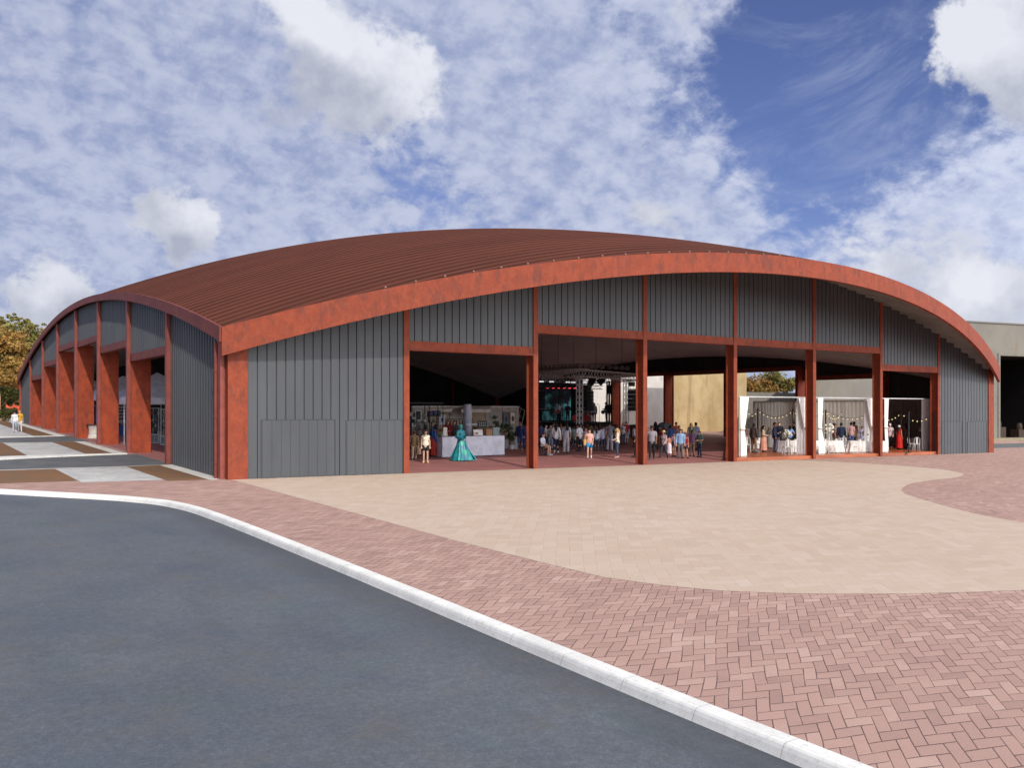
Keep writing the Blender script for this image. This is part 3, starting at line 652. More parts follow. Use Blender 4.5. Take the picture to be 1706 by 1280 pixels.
def tree(name, label, x, y, h, crowns, m, seed, lean=0., size=.34, group='gum trees beyond the far corner', trunk_r=.32, n=110, sprays=()):
    rng = random.Random(seed); z0 = gz(x, y) - .5
    t = thing(name, label, 'tree', (x, y, z0), 0, group)
    b = MB(); top = Vector((lean, 0, h * .52)); pts = [Vector((0, 0, 0)), Vector((lean * .2 + .15, .1, h * .2)), Vector((lean * .55 - .1, 0, h * .36)), top]
    b.sweep(pts, [trunk_r, trunk_r * .8, trunk_r * .66, trunk_r * .5], 9)
    lb = MB()
    for cx, cy, cz, R, k in crowns:
        tip = Vector((cx, cy, cz)); st = pts[2].lerp(top, rng.uniform(.1, 1.)); mid = st.lerp(tip, .5) + Vector((rng.uniform(-.5, .5), rng.uniform(-.5, .5), -.25 * R))
        lr = min(1., R / 1.6); b.sweep([st, mid, tip], [trunk_r * .38 * lr, trunk_r * .24 * lr, .03], 6)
        for j in range(k):
            o = Vector((rng.gauss(0, 1), rng.gauss(0, 1), rng.gauss(0, .6))).normalized() * R * rng.uniform(.25, 1.)
            r = R * rng.uniform(.28, .5)
            b.sweep([mid.lerp(tip, .6), tip + o * .6, tip + o], [.07, .045, .02], 4)
            leaves(lb, rng, tip + o, r * 1.25, int(n * 2.6), size)
    for a, z, n_ in sprays:
        c = Vector((U[0] * a, U[1] * a, z)); b.sweep([top, top.lerp(c, .55) + Vector((0, 0, .5)), c], [.07, .035, .012], 4)
        for j in range(n_): leaves(lb, rng, c + Vector((rng.gauss(0, .5), rng.gauss(0, .5), rng.gauss(0, .22))), .3, 26, .3, .5)
    b.build('trunk', M_BARK, t, smooth=True); lb.build('crown', m, t)
def gpt(px, k):
    X = (px - PX0) / FOC; return CAM[0] + k * (X * CA + SA), CAM[1] + k * (-X * SA + CA)
def cr(lst): return [(U[0] * a * 1.15, U[1] * a * 1.15 + d, z * 1.12, R * 1.2, k + 3) for a, d, z, R, k in lst]
x, y = gpt(34, 112); tree('gum_tree', 'tall gum tree with pale trunk and thin upper sprays near hall corner', x, y, 15, cr([(-1., 0, 9.5, 2.4, 9), (1.2, 1, 8.2, 2., 8), (-2.6, 0, 8., 2., 7), (.4, -1, 6.6, 1.7, 6), (2.6, 0, 6.8, 1.6, 6)]), M_EUC, 3, .4, n=90, sprays=[(-2.6, 12.4, 7), (-1.4, 12.9, 6), (-.4, 12.6, 7), (.6, 12.2, 6), (1.4, 11.7, 6), (-2., 11.6, 4), (.2, 11.5, 4)])
x, y = gpt(-4, 106); tree('gum_tree', 'orange brown gum tree cut by left edge of the picture', x, y, 14, cr([(0, 0, 8.5, 2.3, 9), (1.6, 0, 6.4, 1.7, 7), (-1.6, 0, 9, 2, 7), (.9, 0, 4.6, 1.3, 6)]), M_EUC2, 5, -.3, n=90)
x, y = gpt(72, 128); tree('gum_tree', 'dark green gum tree half hidden behind the hall eave', x, y, 13, cr([(0, 0, 9.6, 2.3, 9), (-2.2, 0, 7.6, 2., 8), (1.8, 1, 8.6, 2., 8), (-.6, 0, 5.2, 1.8, 7), (2.2, 0, 5.4, 2., 7)]), M_EUC, 8, .2, n=90)
x, y = gpt(46, 140); tree('gum_tree', 'bushy brown gum tree filling the gap between two pale trunks', x, y, 11, cr([(0, 0, 7, 2.6, 10), (-3, 0, 6, 2.4, 9), (2.6, 0, 5, 2.4, 9), (-1, 0, 3.4, 2.3, 8), (-4.6, 0, 4, 2.2, 8), (3, 0, 2.6, 2, 7)]), M_EUC2, 12, .3, n=90)
x, y = gpt(-30, 125); tree('gum_tree', 'gum tree outside the left edge with crown reaching in', x, y, 13, cr([(0, 0, 8, 3, 10), (2.6, 0, 6.2, 2.2, 8), (1.5, 0, 4.2, 2.2, 8)]), M_EUC, 15, .3, n=80)
for i, (px, k, R, lab) in enumerate([(0, 92, 1.3, 'round olive bush beside the flagstone path, at picture edge'), (11, 99, .9, 'smaller dark bush below the pale gum trunk')]):
    x, y = gpt(px, k); t = thing('bush', lab, 'bush', (x, y, gz(x, y) - .3), 0, 'bushes at the end of the path'); rng = random.Random(40 + i)
    b = MB(); lb = MB()
    for j in range(14):
        o = Vector((rng.gauss(0, .6) * R, rng.gauss(0, .6) * R, rng.uniform(.4, 1.1) * R)); b.sweep([(0, 0, 0), o * .6, o], [.05, .03, .01], 4); leaves(lb, rng, o, R * .45, 80, .22)
    b.build('stems', M_BARK, t); lb.build('foliage', M_BUSH, t)
# sagging orange barrier
x, y = gpt(10, 104); x2, y2 = gpt(36, 104)
t = thing('barrier', 'orange red fabric barrier sagging between posts beyond the hall corner', 'barrier', (x, y, gz(x, y))); ln = math.hypot(x2 - x, y2 - y); t.rotation_euler = (0, 0, math.atan2(y2 - y, x2 - x))
b = MB(); n = 24
vs = []
for i in range(n + 1):
    u = i / n; sag = .45 * abs(math.sin(u * 2 * PI)) ** .8 if u < .5 else .35 * abs(math.sin(u * 2 * PI)) ** .8
    vs += [(u * ln, .08 * math.sin(9 * u), .35), (u * ln, .1 * math.sin(7 * u), 1.6 - sag * .8)]
b.add(vs, [(2 * i, 2 * i + 2, 2 * i + 3, 2 * i + 1) for i in range(n)]); b.build('fabric', plain('orange_fabric', (222, 96, 62)), t)
for u in (0, .5, 1):
    b = MB(); b.tube((u * ln, 0, -.1), (u * ln, 0, 1.7), .035); b.build('post', plain('barrier_post', (150, 70, 50)), t)
# trees in the yard beyond the wedding bay
for i, (px, k, h, lab) in enumerate([(1262, 128, 9, 'dry brown tree in the yard beyond wedding bay'), (1292, 150, 12, 'taller dark tree behind the dry brown yard tree')]):
    x, y = gpt(px, k); tree('yard_tree', lab, x, y, h, cr([(0, 0, h * .6, 1.9, 8), (-1.4, 0, h * .45, 1.5, 6), (1.6, 0, h * .5, 1.6, 7)]), M_EUC2 if i == 0 else M_EUC, 60 + i, .2, group='trees in the yard', n=70)

# scrub filling the foot of the trees
for i, (px, k, R, lab, m) in enumerate([(-14, 122, 3.2, 'wide olive scrub bush at the left picture edge under gum trees', 0), (12, 132, 3.4, 'brown scrub bush behind the orange barrier', 1), (34, 138, 3.2, 'dark scrub bush touching the far hall corner', 0), (22, 150, 4.4, 'tall olive scrub bush between the gum trunks', 0), (50, 150, 4.2, 'tall brown scrub bush behind the hall end wall', 1), (-2, 155, 5., 'tallest scrub bush deep behind the left gum tree', 1)]):
    x, y = gpt(px, k); t = thing('scrub_bush', lab, 'bush', (x, y, gz(x, y) - .6), 0, 'scrub at the foot of the trees'); rng = random.Random(80 + i); b = MB(); lb = MB()
    for j in range(22):
        o = Vector((rng.gauss(0, .55) * R, rng.gauss(0, .55) * R, rng.uniform(.15, 1.25) * R)); b.sweep([(0, 0, 0), o * .6, o], [.07, .04, .02], 4); leaves(lb, rng, o, R * .36, 150, .3)
    b.build('stems', M_BARK, t); lb.build('foliage', M_EUC2 if m else M_BUSH, t)
# ------------------------------------------------------------------ people
def joints(pose, sex):
    f = sex == 'f'; sw = .165 if f else .19
    J = dict(pel=(0, 0, .95), wai=(0, 0, 1.12), che=(0, .0, 1.3), nk=(0, -.005, 1.45), hd=(0, .02, 1.625))
    for s, k in ((-1, 'L'), (1, 'R')):
        J['sh' + k] = (s * sw, -.01, 1.405); J['el' + k] = (s * (sw + .055), -.03, 1.125); J['wr' + k] = (s * (sw + .06), .05, .885); J['hn' + k] = (s * (sw + .055), .085, .80)
        J['hp' + k] = (s * .09, 0, .92); J['kn' + k] = (s * .1, .015, .5); J['an' + k] = (s * .105, -.015, .085); J['to' + k] = (s * .13, .14, .035)
    def setv(**kw): J.update(kw)
    def arm(k, el, wr, hn): s = -1 if k == 'L' else 1; setv(**{'el' + k: (s * el[0], el[1], el[2]), 'wr' + k: (s * wr[0], wr[1], wr[2]), 'hn' + k: (s * hn[0], hn[1], hn[2])})
    if pose == 'walk':
        setv(knR=(.095, .16, .53), anR=(.1, .24, .12), toR=(.11, .39, .1), knL=(-.095, -.04, .5), anL=(-.1, -.27, .16), toL=(-.11, -.2, .035))
        arm('L', (sw + .05, .06, 1.14), (sw + .03, .22, .95), (sw + .02, .28, .88)); arm('R', (sw + .06, -.13, 1.15), (sw + .07, -.16, .9), (sw + .07, -.14, .82))
    elif pose == 'bent':
        arm('L', (sw + .06, -.02, 1.14), (.1, .25, 1.12), (.04, .31, 1.14)); arm('R', (sw + .06, -.02, 1.14), (.12, .25, 1.08), (.05, .31, 1.08))
    elif pose == 'hip':
        arm('R', (sw + .17, -.06, 1.17), (sw + .0, .06, .99), (sw - .05, .1, .97))
        setv(knL=(-.12, .05, .5), anL=(-.16, .03, .085), toL=(-.21, .18, .035))
    elif pose == 'phone':
        arm('R', (sw + .06, .08, 1.14), (.15, .24, 1.33), (.11, .27, 1.42))
    elif pose == 'raise':
        arm('R', (sw + .1, .08, 1.55), (.16, .16, 1.78), (.13, .18, 1.87))
    elif pose == 'guitar':
        arm('L', (sw + .13, .05, 1.16), (sw + .2, .24, 1.16), (sw + .21, .31, 1.19)); arm('R', (sw + .1, -.06, 1.15), (.1, .2, 1.02), (.03, .24, 1.))
    elif pose in ('sit', 'drum'):
        dz = -.46
        for k in ('pel', 'wai', 'che', 'nk', 'hd', 'shL', 'shR', 'elL', 'elR', 'hpL', 'hpR'): p = J[k]; J[k] = (p[0], p[1] + (.02 if k in ('che', 'nk', 'hd') else 0), p[2] + dz)
        for s, k in ((-1, 'L'), (1, 'R')): J['kn' + k] = (s * .12, .43, .5); J['an' + k] = (s * .12, .42, .09); J['to' + k] = (s * .14, .58, .04)
        if pose == 'sit': arm('L', (sw + .05, .03, .7), (.16, .26, .58), (.12, .34, .57)); arm('R', (sw + .05, .03, .7), (.16, .26, .58), (.12, .34, .57))
        else: arm('L', (sw + .1, .1, .72), (.2, .36, .82), (.17, .43, .84)); arm('R', (sw + .1, .1, .74), (.2, .34, .9), (.17, .4, .94))
    elif pose == 'hold':   # one arm towards a friend
        arm('L', (sw + .08, .02, 1.15), (sw + .0, .24, 1.05), (sw - .02, .31, 1.06))
    return {k: Vector(v) for k, v in J.items()}
def remesh(mb, voxel, name, mats, it=2):
    me = mb.mesh(name + '_raw', mats); o = bpy.data.objects.new(name, me); COL.objects.link(o)
    r = o.modifiers.new('r', 'REMESH'); r.mode = 'VOXEL'; r.voxel_size = voxel; r.use_smooth_shade = True
    if it: s = o.modifiers.new('s', 'SMOOTH'); s.factor = .5; s.iterations = it
    dg = bpy.context.evaluated_depsgraph_get(); nm = bpy.data.meshes.new_from_object(o.evaluated_get(dg)); nm.name = name
    bpy.data.objects.remove(o); bpy.data.meshes.remove(me)
    nm.materials.clear()
    for m_ in mats: nm.materials.append(m_)
    nm.polygons.foreach_set('use_smooth', [True] * len(nm.polygons)); nm.polygons.foreach_set('material_index', [0] * len(nm.polygons))
    return nm
def limb(b, p, r0, q_, r1, n=10):
    b.tube(p, q_, r0, r1, n); b.ball(p, r0, 10, 6); b.ball(q_, r1, 10, 6)
M_SKIN0 = plain('skin', (206, 160, 134), .55); M_EYE = mat('eye_dark', S(40, 30, 26), .3); M_LIP = plain('lips', (168, 96, 88), .5)
def torso(b, J, f, g=0.):
    sw = .9 if f else 1.
    b.ball(J['pel'] + Vector((0, -.01, -.02)), ((.165 if f else .158) + g, .112 + g, .13 + g), 14, 10); b.ball(J['wai'], ((.118 if f else .138) + g, .092 + g, .15 + g), 14, 10)
    b.ball(J['che'] + Vector((0, .005, 0)), (.162 * sw + g, .112 + g, .18 + g), 14, 10)
    if f: b.ball(J['che'] + Vector((-.07, .075, .0)), .062 + g * .6, 10, 7); b.ball(J['che'] + Vector((.07, .075, .0)), .062 + g * .6, 10, 7)
    limb(b, J['shL'], .056 + g, J['nk'] + Vector((-.03, 0, -.0)), .062 + g * .7); limb(b, J['shR'], .056 + g, J['nk'] + Vector((.03, 0, -.0)), .062 + g * .7)
CACHE = {}
def body(pose, sex):
    key = ('b', pose, sex)
    if key in CACHE: return CACHE[key]
    J = joints(pose, sex); f = sex == 'f'; b = MB(); torso(b, J, f)
    limb(b, J['nk'] + Vector((0, 0, -.02)), .056, J['hd'] + Vector((0, -.015, -.06)), .05)
    H = J['hd']
    b.ball(H + Vector((0, -.008, .02)), (.074, .094, .102), 16, 12); b.ball(H + Vector((0, .03, -.055)), (.054, .062, .062), 12, 10)
    b.tube(H + Vector((0, .08, .015)), H + Vector((0, .108, -.022)), .009, .016, 8); b.ball(H + Vector((0, .104, -.022)), .015, 8, 6)
    for s in (-1, 1): b.ball(H + Vector((s * .076, -.008, -.005)), (.012, .026, .034), 8, 6); b.ball(H + Vector((s * .03, .07, .028)), (.022, .014, .007), 8, 6)
    for k, s in (('L', -1), ('R', 1)):
        limb(b, J['sh' + k], .054 if not f else .047, J['el' + k], .041 if not f else .036); limb(b, J['el' + k], .041 if not f else .036, J['wr' + k], .028 if not f else .025)
        d = (J['hn' + k] - J['wr' + k]).normalized(); ref = Vector((0, 0, 1)) if abs(d.z) < .7 else Vector((0, 1, 0)); a = d.cross(ref).normalized(); nrm = d.cross(a)
        w = J['wr' + k]; base = w + d * .085
        limb(b, w, .026, base - d * .012, .03)
        b.tube(w + d * .03 - a * .02, base - a * .028, .013, .013, 8); b.tube(w + d * .03 + a * .02, base + a * .028, .013, .013, 8)
        for i, ln in enumerate((.062, .074, .068, .054)):
            o = a * (-.03 + .02 * i); p0 = base + o - d * .01; p1 = p0 + d * ln * .5 + nrm * .006; p2 = p1 + d * ln * .42 + nrm * .022
            limb(b, p0, .0098, p1, .009, 6); limb(b, p1, .009, p2, .0078, 6)
        th = a * -1; p0 = w + d * .035 + th * .024; p1 = p0 + d * .03 + th * .024 + nrm * .01; p2 = p1 + d * .034 + th * .006 + nrm * .014
        limb(b, p0, .0125, p1, .011, 6); limb(b, p1, .011, p2, .009, 6)
        limb(b, J['hp' + k], .088, J['kn' + k], .056); limb(b, J['kn' + k], .056, J['an' + k], .038)
        m_ = J['kn' + k].lerp(J['an' + k], .3); b.ball(m_ + Vector((0, -.018, 0)), (.048, .05, .11), 10, 8)
        limb(b, J['an' + k] + Vector((0, -.01, -.03)), .036, J['to' + k], .03)
    me = remesh(b, .0085, 'body', [M_SKIN0, M_EYE, M_LIP], 1)
    for p in me.polygons:
        c = p.center - H
        if c.y > .055:
            if abs(abs(c.x) - .031) < .014 and abs(c.z - .012) < .0075: p.material_index = 1
            elif abs(c.x) < .024 and abs(c.z + .062) < .008: p.material_index = 2
    CACHE[key] = me; return me
def garment(kind, pose, sex):
    key = (kind, pose, sex)
    if key in CACHE: return CACHE[key]
    J = joints(pose, sex); f = sex == 'f'; b = MB(); g = .017
    sit = pose in ('sit', 'drum')
    if kind in ('tee', 'shirt', 'tank', 'jacket'):
        g = .03 if kind == 'jacket' else .017
        torso(b, J, f, g)
        hem = J['pel'] + Vector((0, -.005, -.06 if kind in ('jacket', 'shirt') else .0)); w = .175 if f else .17
        b.lathe([(1., hem.z), (.98, hem.z + .12), (.82 if f else .93, J['wai'].z + .02), (.9, J['che'].z)], (J['pel'].x, (J['pel'].y + J['che'].y) / 2, 0), 18, M=Matrix.Diagonal((w + g * .6, .128 + g * .6, 1)))
        for k in 'LR':
            sh, el, wr = J['sh' + k], J['el' + k], J['wr' + k]
            if kind == 'tee': limb(b, sh, .067, sh.lerp(el, .62), .06)
            elif kind in ('shirt', 'jacket'): limb(b, sh, .068 + g * .3, el, .056 + g * .3); limb(b, el, .056 + g * .3, el.lerp(wr, .93), .042 + g * .3)
    elif kind in ('trousers', 'shorts', 'wide'):
        b.ball(J['pel'] + Vector((0, -.01, -.02)), (.18, .128, .135), 14, 10); b.lathe([(1, J['pel'].z - .04), (.93, J['wai'].z - .06)], (J['pel'].x, J['pel'].y - .005, 0), 16, M=Matrix.Diagonal((.168, .122, 1)))
        for k in 'LR':
            hp, kn, an = J['hp' + k], J['kn' + k], J['an' + k]
            if kind == 'shorts': limb(b, hp, .104, hp.lerp(kn, .52), .092)
            else:
                w = .02 if kind == 'wide' else 0.
                limb(b, hp, .103, kn, .07 + w); limb(b, kn, .07 + w, kn.lerp(an, .9), .052 + w * 1.6)
    elif kind in ('skirt', 'dress', 'gown'):
        z0 = {'skirt': .42, 'dress': .12, 'gown': .02}[kind]; r0 = {'skirt': .25, 'dress': .24, 'gown': .52}[kind]
        wob = lambda a, z: .055 * math.sin(9 * a + 1.) * min(1., max(0., (1.0 - z) * 1.3)) + .03 * math.sin(4 * a) * min(1., max(0., 1 - z))
        b.lathe([(r0, z0), (r0 * .9, z0 + .18), (.2, .8), (.178, .95), (.14 if f else .16, 1.1)], (0, 0.01, 0), 44, wob)
        if kind != 'skirt':
            torso(b, J, f, .016)
            if kind == 'gown':
                for k in 'LR': limb(b, J['sh' + k], .075, J['el' + k], .08); limb(b, J['el' + k], .08, J['el' + k].lerp(J['wr' + k], .95), .06)
    me = remesh(b, .014 if kind != 'gown' else .02, kind, [M_SKIN0], 2); CACHE[key] = me; return me
def hairmesh(kind, pose, sex):
    key = ('h', kind, pose, sex)
    if key in CACHE: return CACHE[key]
    H = joints(pose, sex)['hd']; b = MB(); rng = random.Random(5)
    if kind in ('hat', 'cap', 'beret', 'wrap'):
        if kind == 'hat':
            b.lathe([(.17, .045), (.172, .052), (.095, .06), (.088, .14), (.07, .155)], H + Vector((0, -.01, 0)), 20)
        elif kind == 'cap': b.lathe([(.088, .03), (.092, .07), (.07, .115), (.03, .13)], H + Vector((0, -.01, 0)), 18, M=Matrix.Diagonal((1, 1.15, 1))); b.box(H.x - .07, H.x + .07, H.y + .07, H.y + .17, H.z + .04, H.z + .052)
        else: b.ball(H + Vector((0, -.025, .03)), (.095, .115, .112), 14, 10)
        me = b.mesh('hat', [M_SKIN0], True)
    else:
        def shell(rx, ry, rz, c, keep):
            n, m = 22, 14; vs = []; fs = []
            for j in range(m + 1):
                th = PI * j / m
                for i in range(n):
                    ph = 2 * PI * i / n; k = 1 + rng.uniform(-.025, .025)
                    vs.append(H + c + Vector((rx * k * math.sin(th) * math.cos(ph), ry * k * math.sin(th) * math.sin(ph), rz * k * math.cos(th))))
            for j in range(m):
                for i in range(n):
                    f_ = (j * n + i, (j + 1) * n + i, (j + 1) * n + (i + 1) % n, j * n + (i + 1) % n)
                    cc = sum((vs[t] for t in f_), Vector()) / 4 - H
                    if keep(cc): fs.append(f_)
            b.add(vs, fs)
        shell(.086, .106, .115, Vector((0, -.012, .024)), lambda c: (c.z > .055) or (c.y < .0 and c.z > -.02) or (c.y < -.05 and c.z > -.075))
        if kind == 'afro': shell(.15, .15, .15, Vector((0, -.03, .06)), lambda c: c.z > .04 or c.y < .01)
        if kind == 'bun': b.ball(H + Vector((0, -.1, .1)), .048, 10, 8)
        if kind in ('long', 'bob'):
            ln = .36 if kind == 'long' else .17
            b.sweep([H + Vector((0, -.05, .05)), H + Vector((0, -.085, -.06)), H + Vector((0, -.105, -.05 - ln * .5)), H + Vector((0, -.1, -.04 - ln))], [.075, .088, .085, .04], 12)
            for s in (-1, 1): b.sweep([H + Vector((s * .06, -.0, .05)), H + Vector((s * .085, -.01, -.05)), H + Vector((s * .092, -.01, -.05 - ln * .6))], [.03, .034, .015], 8)
        me = b.mesh('hair', [M_SKIN0], True)
    CACHE[key] = me; return me
def shoemesh(pose, k, sex):
    key = ('s', pose, k, sex)
    if key in CACHE: return CACHE[key]
    J = joints(pose, sex); b = MB(); a, t = J['an' + k], J['to' + k]
    limb(b, a + Vector((0, -.03, -.03)), .05, t, .042); limb(b, a + Vector((0, -.01, .0)), .05, a + Vector((0, -.01, -.03)), .052)
    me = remesh(b, .016, 'shoe', [M_SKIN0], 1); CACHE[key] = me; return me
SKINS = {'p': (214, 170, 146), 'm': (190, 142, 112), 'b': (142, 98, 72), 'd': (96, 66, 50)}
HAIRS = {'black': (30, 26, 26), 'brown': (74, 50, 36), 'blond': (196, 160, 104), 'grey': (150, 146, 142), 'auburn': (120, 62, 38), 'teal': (60, 140, 140), 'straw': (206, 178, 128), 'white': (236, 230, 222), 'navy': (36, 44, 74), 'pink': (210, 170, 176)}
def slot(o, i, m_): o.material_slots[i].link = 'OBJECT'; o.material_slots[i].material = m_
def cmat(c, pre='cloth'): return plain('%s_%d_%d_%d' % (pre, *c), c, .85)
def person(px, fy, hy, face, label, top=None, bot=None, hair=('short', 'black'), skin='m', sex='m', pose='stand', shoes=(60, 56, 54), h=0., group='people inside and around the hall', ht=None, hat=None, loc=None, rot=None):
    if loc is None: p, k = at(px, fy, h)
    else: p = Vector(loc); k = (p - Vector(CAM)).length
    if ht is None: ht = max(1.5, min(1.92, (fy - hy) * k / FOC))
    toc = math.atan2(CAM[1] - p.y, CAM[0] - p.x)
    ang = rot if rot is not None else toc + {'c': 0, 'a': PI, 'l': -PI / 2, 'r': PI / 2, 'cl': -.7, 'cr': .7, 'al': PI + .7, 'ar': PI - .7}[face]
    t = thing('person', label, 'person', p, ang - PI / 2, group); s = ht / 1.747; t.scale = (s, s, s)
    def ch(name, me, col, pre='cloth'):
        o = bpy.data.objects.new(name, me); COL.objects.link(o); o.parent = t
        slot(o, 0, cmat(col, pre)); return o
    ch('body', body(pose, sex), SKINS[skin], 'skin')
    if bot: ch(bot[0], garment(bot[0], pose, sex), bot[1])
    if top: ch(top[0], garment(top[0], pose, sex), top[1])
    if hair: ch('hair', hairmesh(hair[0], pose, sex), HAIRS[hair[1]], 'hair')
    if hat: ch('hat', hairmesh(hat[0], pose, sex), hat[1], 'hat')
    if shoes:
        for kk in 'LR': ch('shoe', shoemesh(pose, kk, sex), shoes, 'shoe')
    return t
def limb_thing(name, label, cat, loc, parts, rz=0., group=None, scale=1.):
    """small object: parts = [(part name, MB, material)]"""
    t = thing(name, label, cat, loc, rz, group); t.scale = (scale,) * 3
    for n, b, m_ in parts: b.build(n, m_, t)
    return t
NV, JE, DK, WH, GY_, BE = (38, 44, 74), (66, 84, 116), (38, 36, 40), (232, 230, 230), (150, 150, 154), (186, 164, 134)
LB = (140, 158, 186)
FR = 'crowd facing the concert stage'
pp = person
# --- concert audience
pp(909, 749, 708, 'r', 'man in white tee and navy trousers behind the wheelchair', ('tee', WH), ('trousers', NV), ('short', 'brown'), 'p', group=FR)
pp(917.5, 750, 708, 'c', 'long haired woman in black striped grey top and pale jeans', ('shirt', (150, 146, 148)), ('trousers', LB), ('long', 'brown'), 'p', 'f', 'bent', group=FR)
pp(926.5, 756, 705, 'a', 'woman with waist length dark hair in white sleeves and navy trousers', ('shirt', (224, 222, 222)), ('trousers', (28, 34, 58)), ('long', 'black'), 'p', 'f', 'walk', (220, 216, 206), group=FR)
pp(943, 755.5, 704, 'a', 'tall man in loose pale grey tee and pale grey trousers', ('tee', (176, 178, 188)), ('wide', (178, 176, 178)), ('short', 'black'), 'm', group=FR)
pp(901, 747, 706, 'a', 'man in dark blue tee beside the second rust column', ('tee', (62, 74, 118)), ('trousers', DK), ('short', 'black'), 'm', group=FR)
pp(956, 749, 711, 'a', 'person in grey green tee and blue jeans facing the stage', ('tee', (128, 144, 140)), ('trousers', (58, 78, 98)), ('short', 'brown'), 'p', group=FR)
pp(965, 752.5, 707, 'al', 'man in white tee with sunburnt arms and black trousers', ('tee', (222, 220, 226)), ('trousers', (34, 32, 42)), ('short', 'brown'), 'p', group=FR)
pp(976, 752, 713, 'c', 'woman in lilac top behind the woman in blue shorts', ('tee', (186, 168, 182)), ('trousers', (140, 124, 170)), ('long', 'brown'), 'p', 'f', group=FR)
pp(994, 751.5, 712, 'a', 'woman in cropped white tee and teal jeans, back turned', ('shirt', (216, 218, 230)), ('trousers', (58, 84, 92)), ('long', 'brown'), 'p', 'f', group=FR)
pp(1004.5, 751.5, 710, 'a', 'man in pale lavender tee and dark blue jeans, back turned', ('tee', (206, 206, 224)), ('trousers', (54, 66, 96)), ('short', 'brown'), 'm', group=FR)
pp(1016, 752, 702.5, 'a', 'tall man in charcoal grey shirt and light grey trousers', ('tee', (118, 116, 122)), ('wide', (168, 164, 172)), ('short', 'black'), 'm', pose='hip', group=FR)
pp(1026, 750, 707, 'a', 'person in black hooded top by the tall grey shirted man', ('jacket', (30, 36, 48)), ('trousers', DK), ('short', 'black'), 'b', group=FR)
pp(1038, 742, 705, 'c', 'woman in pale grey tank and blue jeans by white truss tower', ('tank', (196, 194, 202)), ('trousers', (60, 74, 106)), ('long', 'auburn'), 'p', 'f', group=FR)
pp(1043.5, 740, 703, 'c', 'man in bright red tee and pale blue shorts', ('tee', (176, 34, 46)), ('shorts', (150, 170, 192)), ('short', 'black'), 'p', group=FR)
pp(1056, 745, 709, 'l', 'person with round black afro in white shirt', ('shirt', (220, 220, 226)), ('trousers', DK), ('afro', 'black'), 'b', group=FR)
pp(1065, 763.5, 709, 'l', 'man in grey shirt and black trousers half behind third column', ('tee', (164, 156, 160)), ('trousers', (26, 25, 30)), ('short', 'brown'), 'm', pose='walk', group='people walking in the sunlit bay')
rng = random.Random(11); BK = [(886, 744, 707), (893, 742, 708), (934, 746, 706), (950, 743, 709), (971, 744, 708), (984, 743, 707), (990, 741, 705), (999, 743, 706), (1009, 742, 708), (1021, 741, 709), (922, 742, 704), (961, 741, 710), (978, 740, 708)]
BC = [((92, 78, 76), 'a man in a brown tee between two columns'), ((60, 72, 110), 'a blue shirted man left of the wheelchair'), ((210, 206, 210), 'pale shirted man behind the loose grey tee man'), ((70, 96, 92), 'person in deep green behind the red drum'), ((120, 66, 62), 'woman in brick red in the middle of the crowd'), ((96, 90, 66), 'person in olive top under the black speaker'), ((150, 128, 120), 'person in dusty pink close to the stage edge'), ((74, 60, 56), 'person in dark brown top near the bass player'), ((180, 170, 160), 'person in stone coloured tee below the microphone stand'), ((40, 44, 58), 'person in ink blue at right edge of crowd'), ((160, 150, 156), 'person in mauve grey with black hair near screen'), ((56, 60, 62), 'person in slate grey beside the truss leg'), ((132, 104, 84), 'person in tan shirt right of truss leg')]
for (px, fy, hy), (c, lab) in zip(BK, BC):
    f = rng.random() < .5
    pp(px, fy, hy, rng.choice(['a', 'al', 'ar', 'a']), lab[2:] if lab.startswith('a ') else lab, (rng.choice(['tee', 'shirt']), c), ('trousers', rng.choice([NV, DK, JE])), (('long' if f else 'short'), rng.choice(['black', 'brown', 'auburn'])), rng.choice('pmb'), 'f' if f else 'm', rng.choice(['stand', 'bent']), group=FR)
# --- people in the sun strip
p9 = pp(982, 764.3, 715.5, 'c', 'woman in pink blouse and bright turquoise shorts standing in the sun', ('tee', (232, 178, 160)), ('shorts', (22, 152, 204)), ('long', 'brown'), 'p', 'f', 'walk', (232, 214, 206), group='people walking in the sunlit bay')
pp(1028.5, 763, 714, 'l', 'blond woman in cream blouse and jeans holding out one hand', ('shirt', (236, 220, 196)), ('trousers', (62, 84, 112)), ('long', 'blond'), 'p', 'f', 'hold', (222, 180, 160), group='people walking in the sunlit bay')
pp(1086, 766, 706.5, 'c', 'man in striped grey tee, black trousers and dark brimmed hat', ('tee', (146, 138, 146)), ('trousers', (28, 26, 30)), ('short', 'black'), 'b', pose='walk', group='people walking in the sunlit bay', hat=('hat', (46, 40, 46)))
pp(1092, 749, 703, 'a', 'woman in black hooded cape behind the hatted man', ('jacket', (28, 30, 40)), ('dress', (52, 46, 44)), ('long', 'black'), 'm', 'f', group='people walking in the sunlit bay')
# --- group on the right of the stage
GR = 'group gathered between the third and fourth columns'
pp(1106, 764, 718, 'cl', 'woman in straw hat, baggy pink grey top and dark jeans', ('shirt', (176, 152, 156)), ('trousers', (48, 54, 68)), ('bob', 'brown'), 'm', 'f', 'walk', (40, 30, 30), group=GR, hat=('hat', (206, 178, 128)))
p22 = pp(1104, 751, 709, 'c', 'person in maroon jacket under the dark umbrella', ('jacket', (128, 40, 52)), ('trousers', (96, 70, 56)), ('short', 'black'), 'b', pose='phone', group=GR)
pp(1117.5, 752, 709, 'a', 'man in blue jacket, back turned beside the dark pier', ('jacket', (52, 84, 136)), ('trousers', DK), ('short', 'black'), 'b', group=GR)
pp(1115, 758, 723, 'a', 'small girl in sunlit white pink dress', ('tee', (206, 140, 116)), ('dress', (238, 222, 232)), ('bun', 'brown'), 'p', 'f', 'stand', (230, 214, 214), group=GR, ht=1.2)
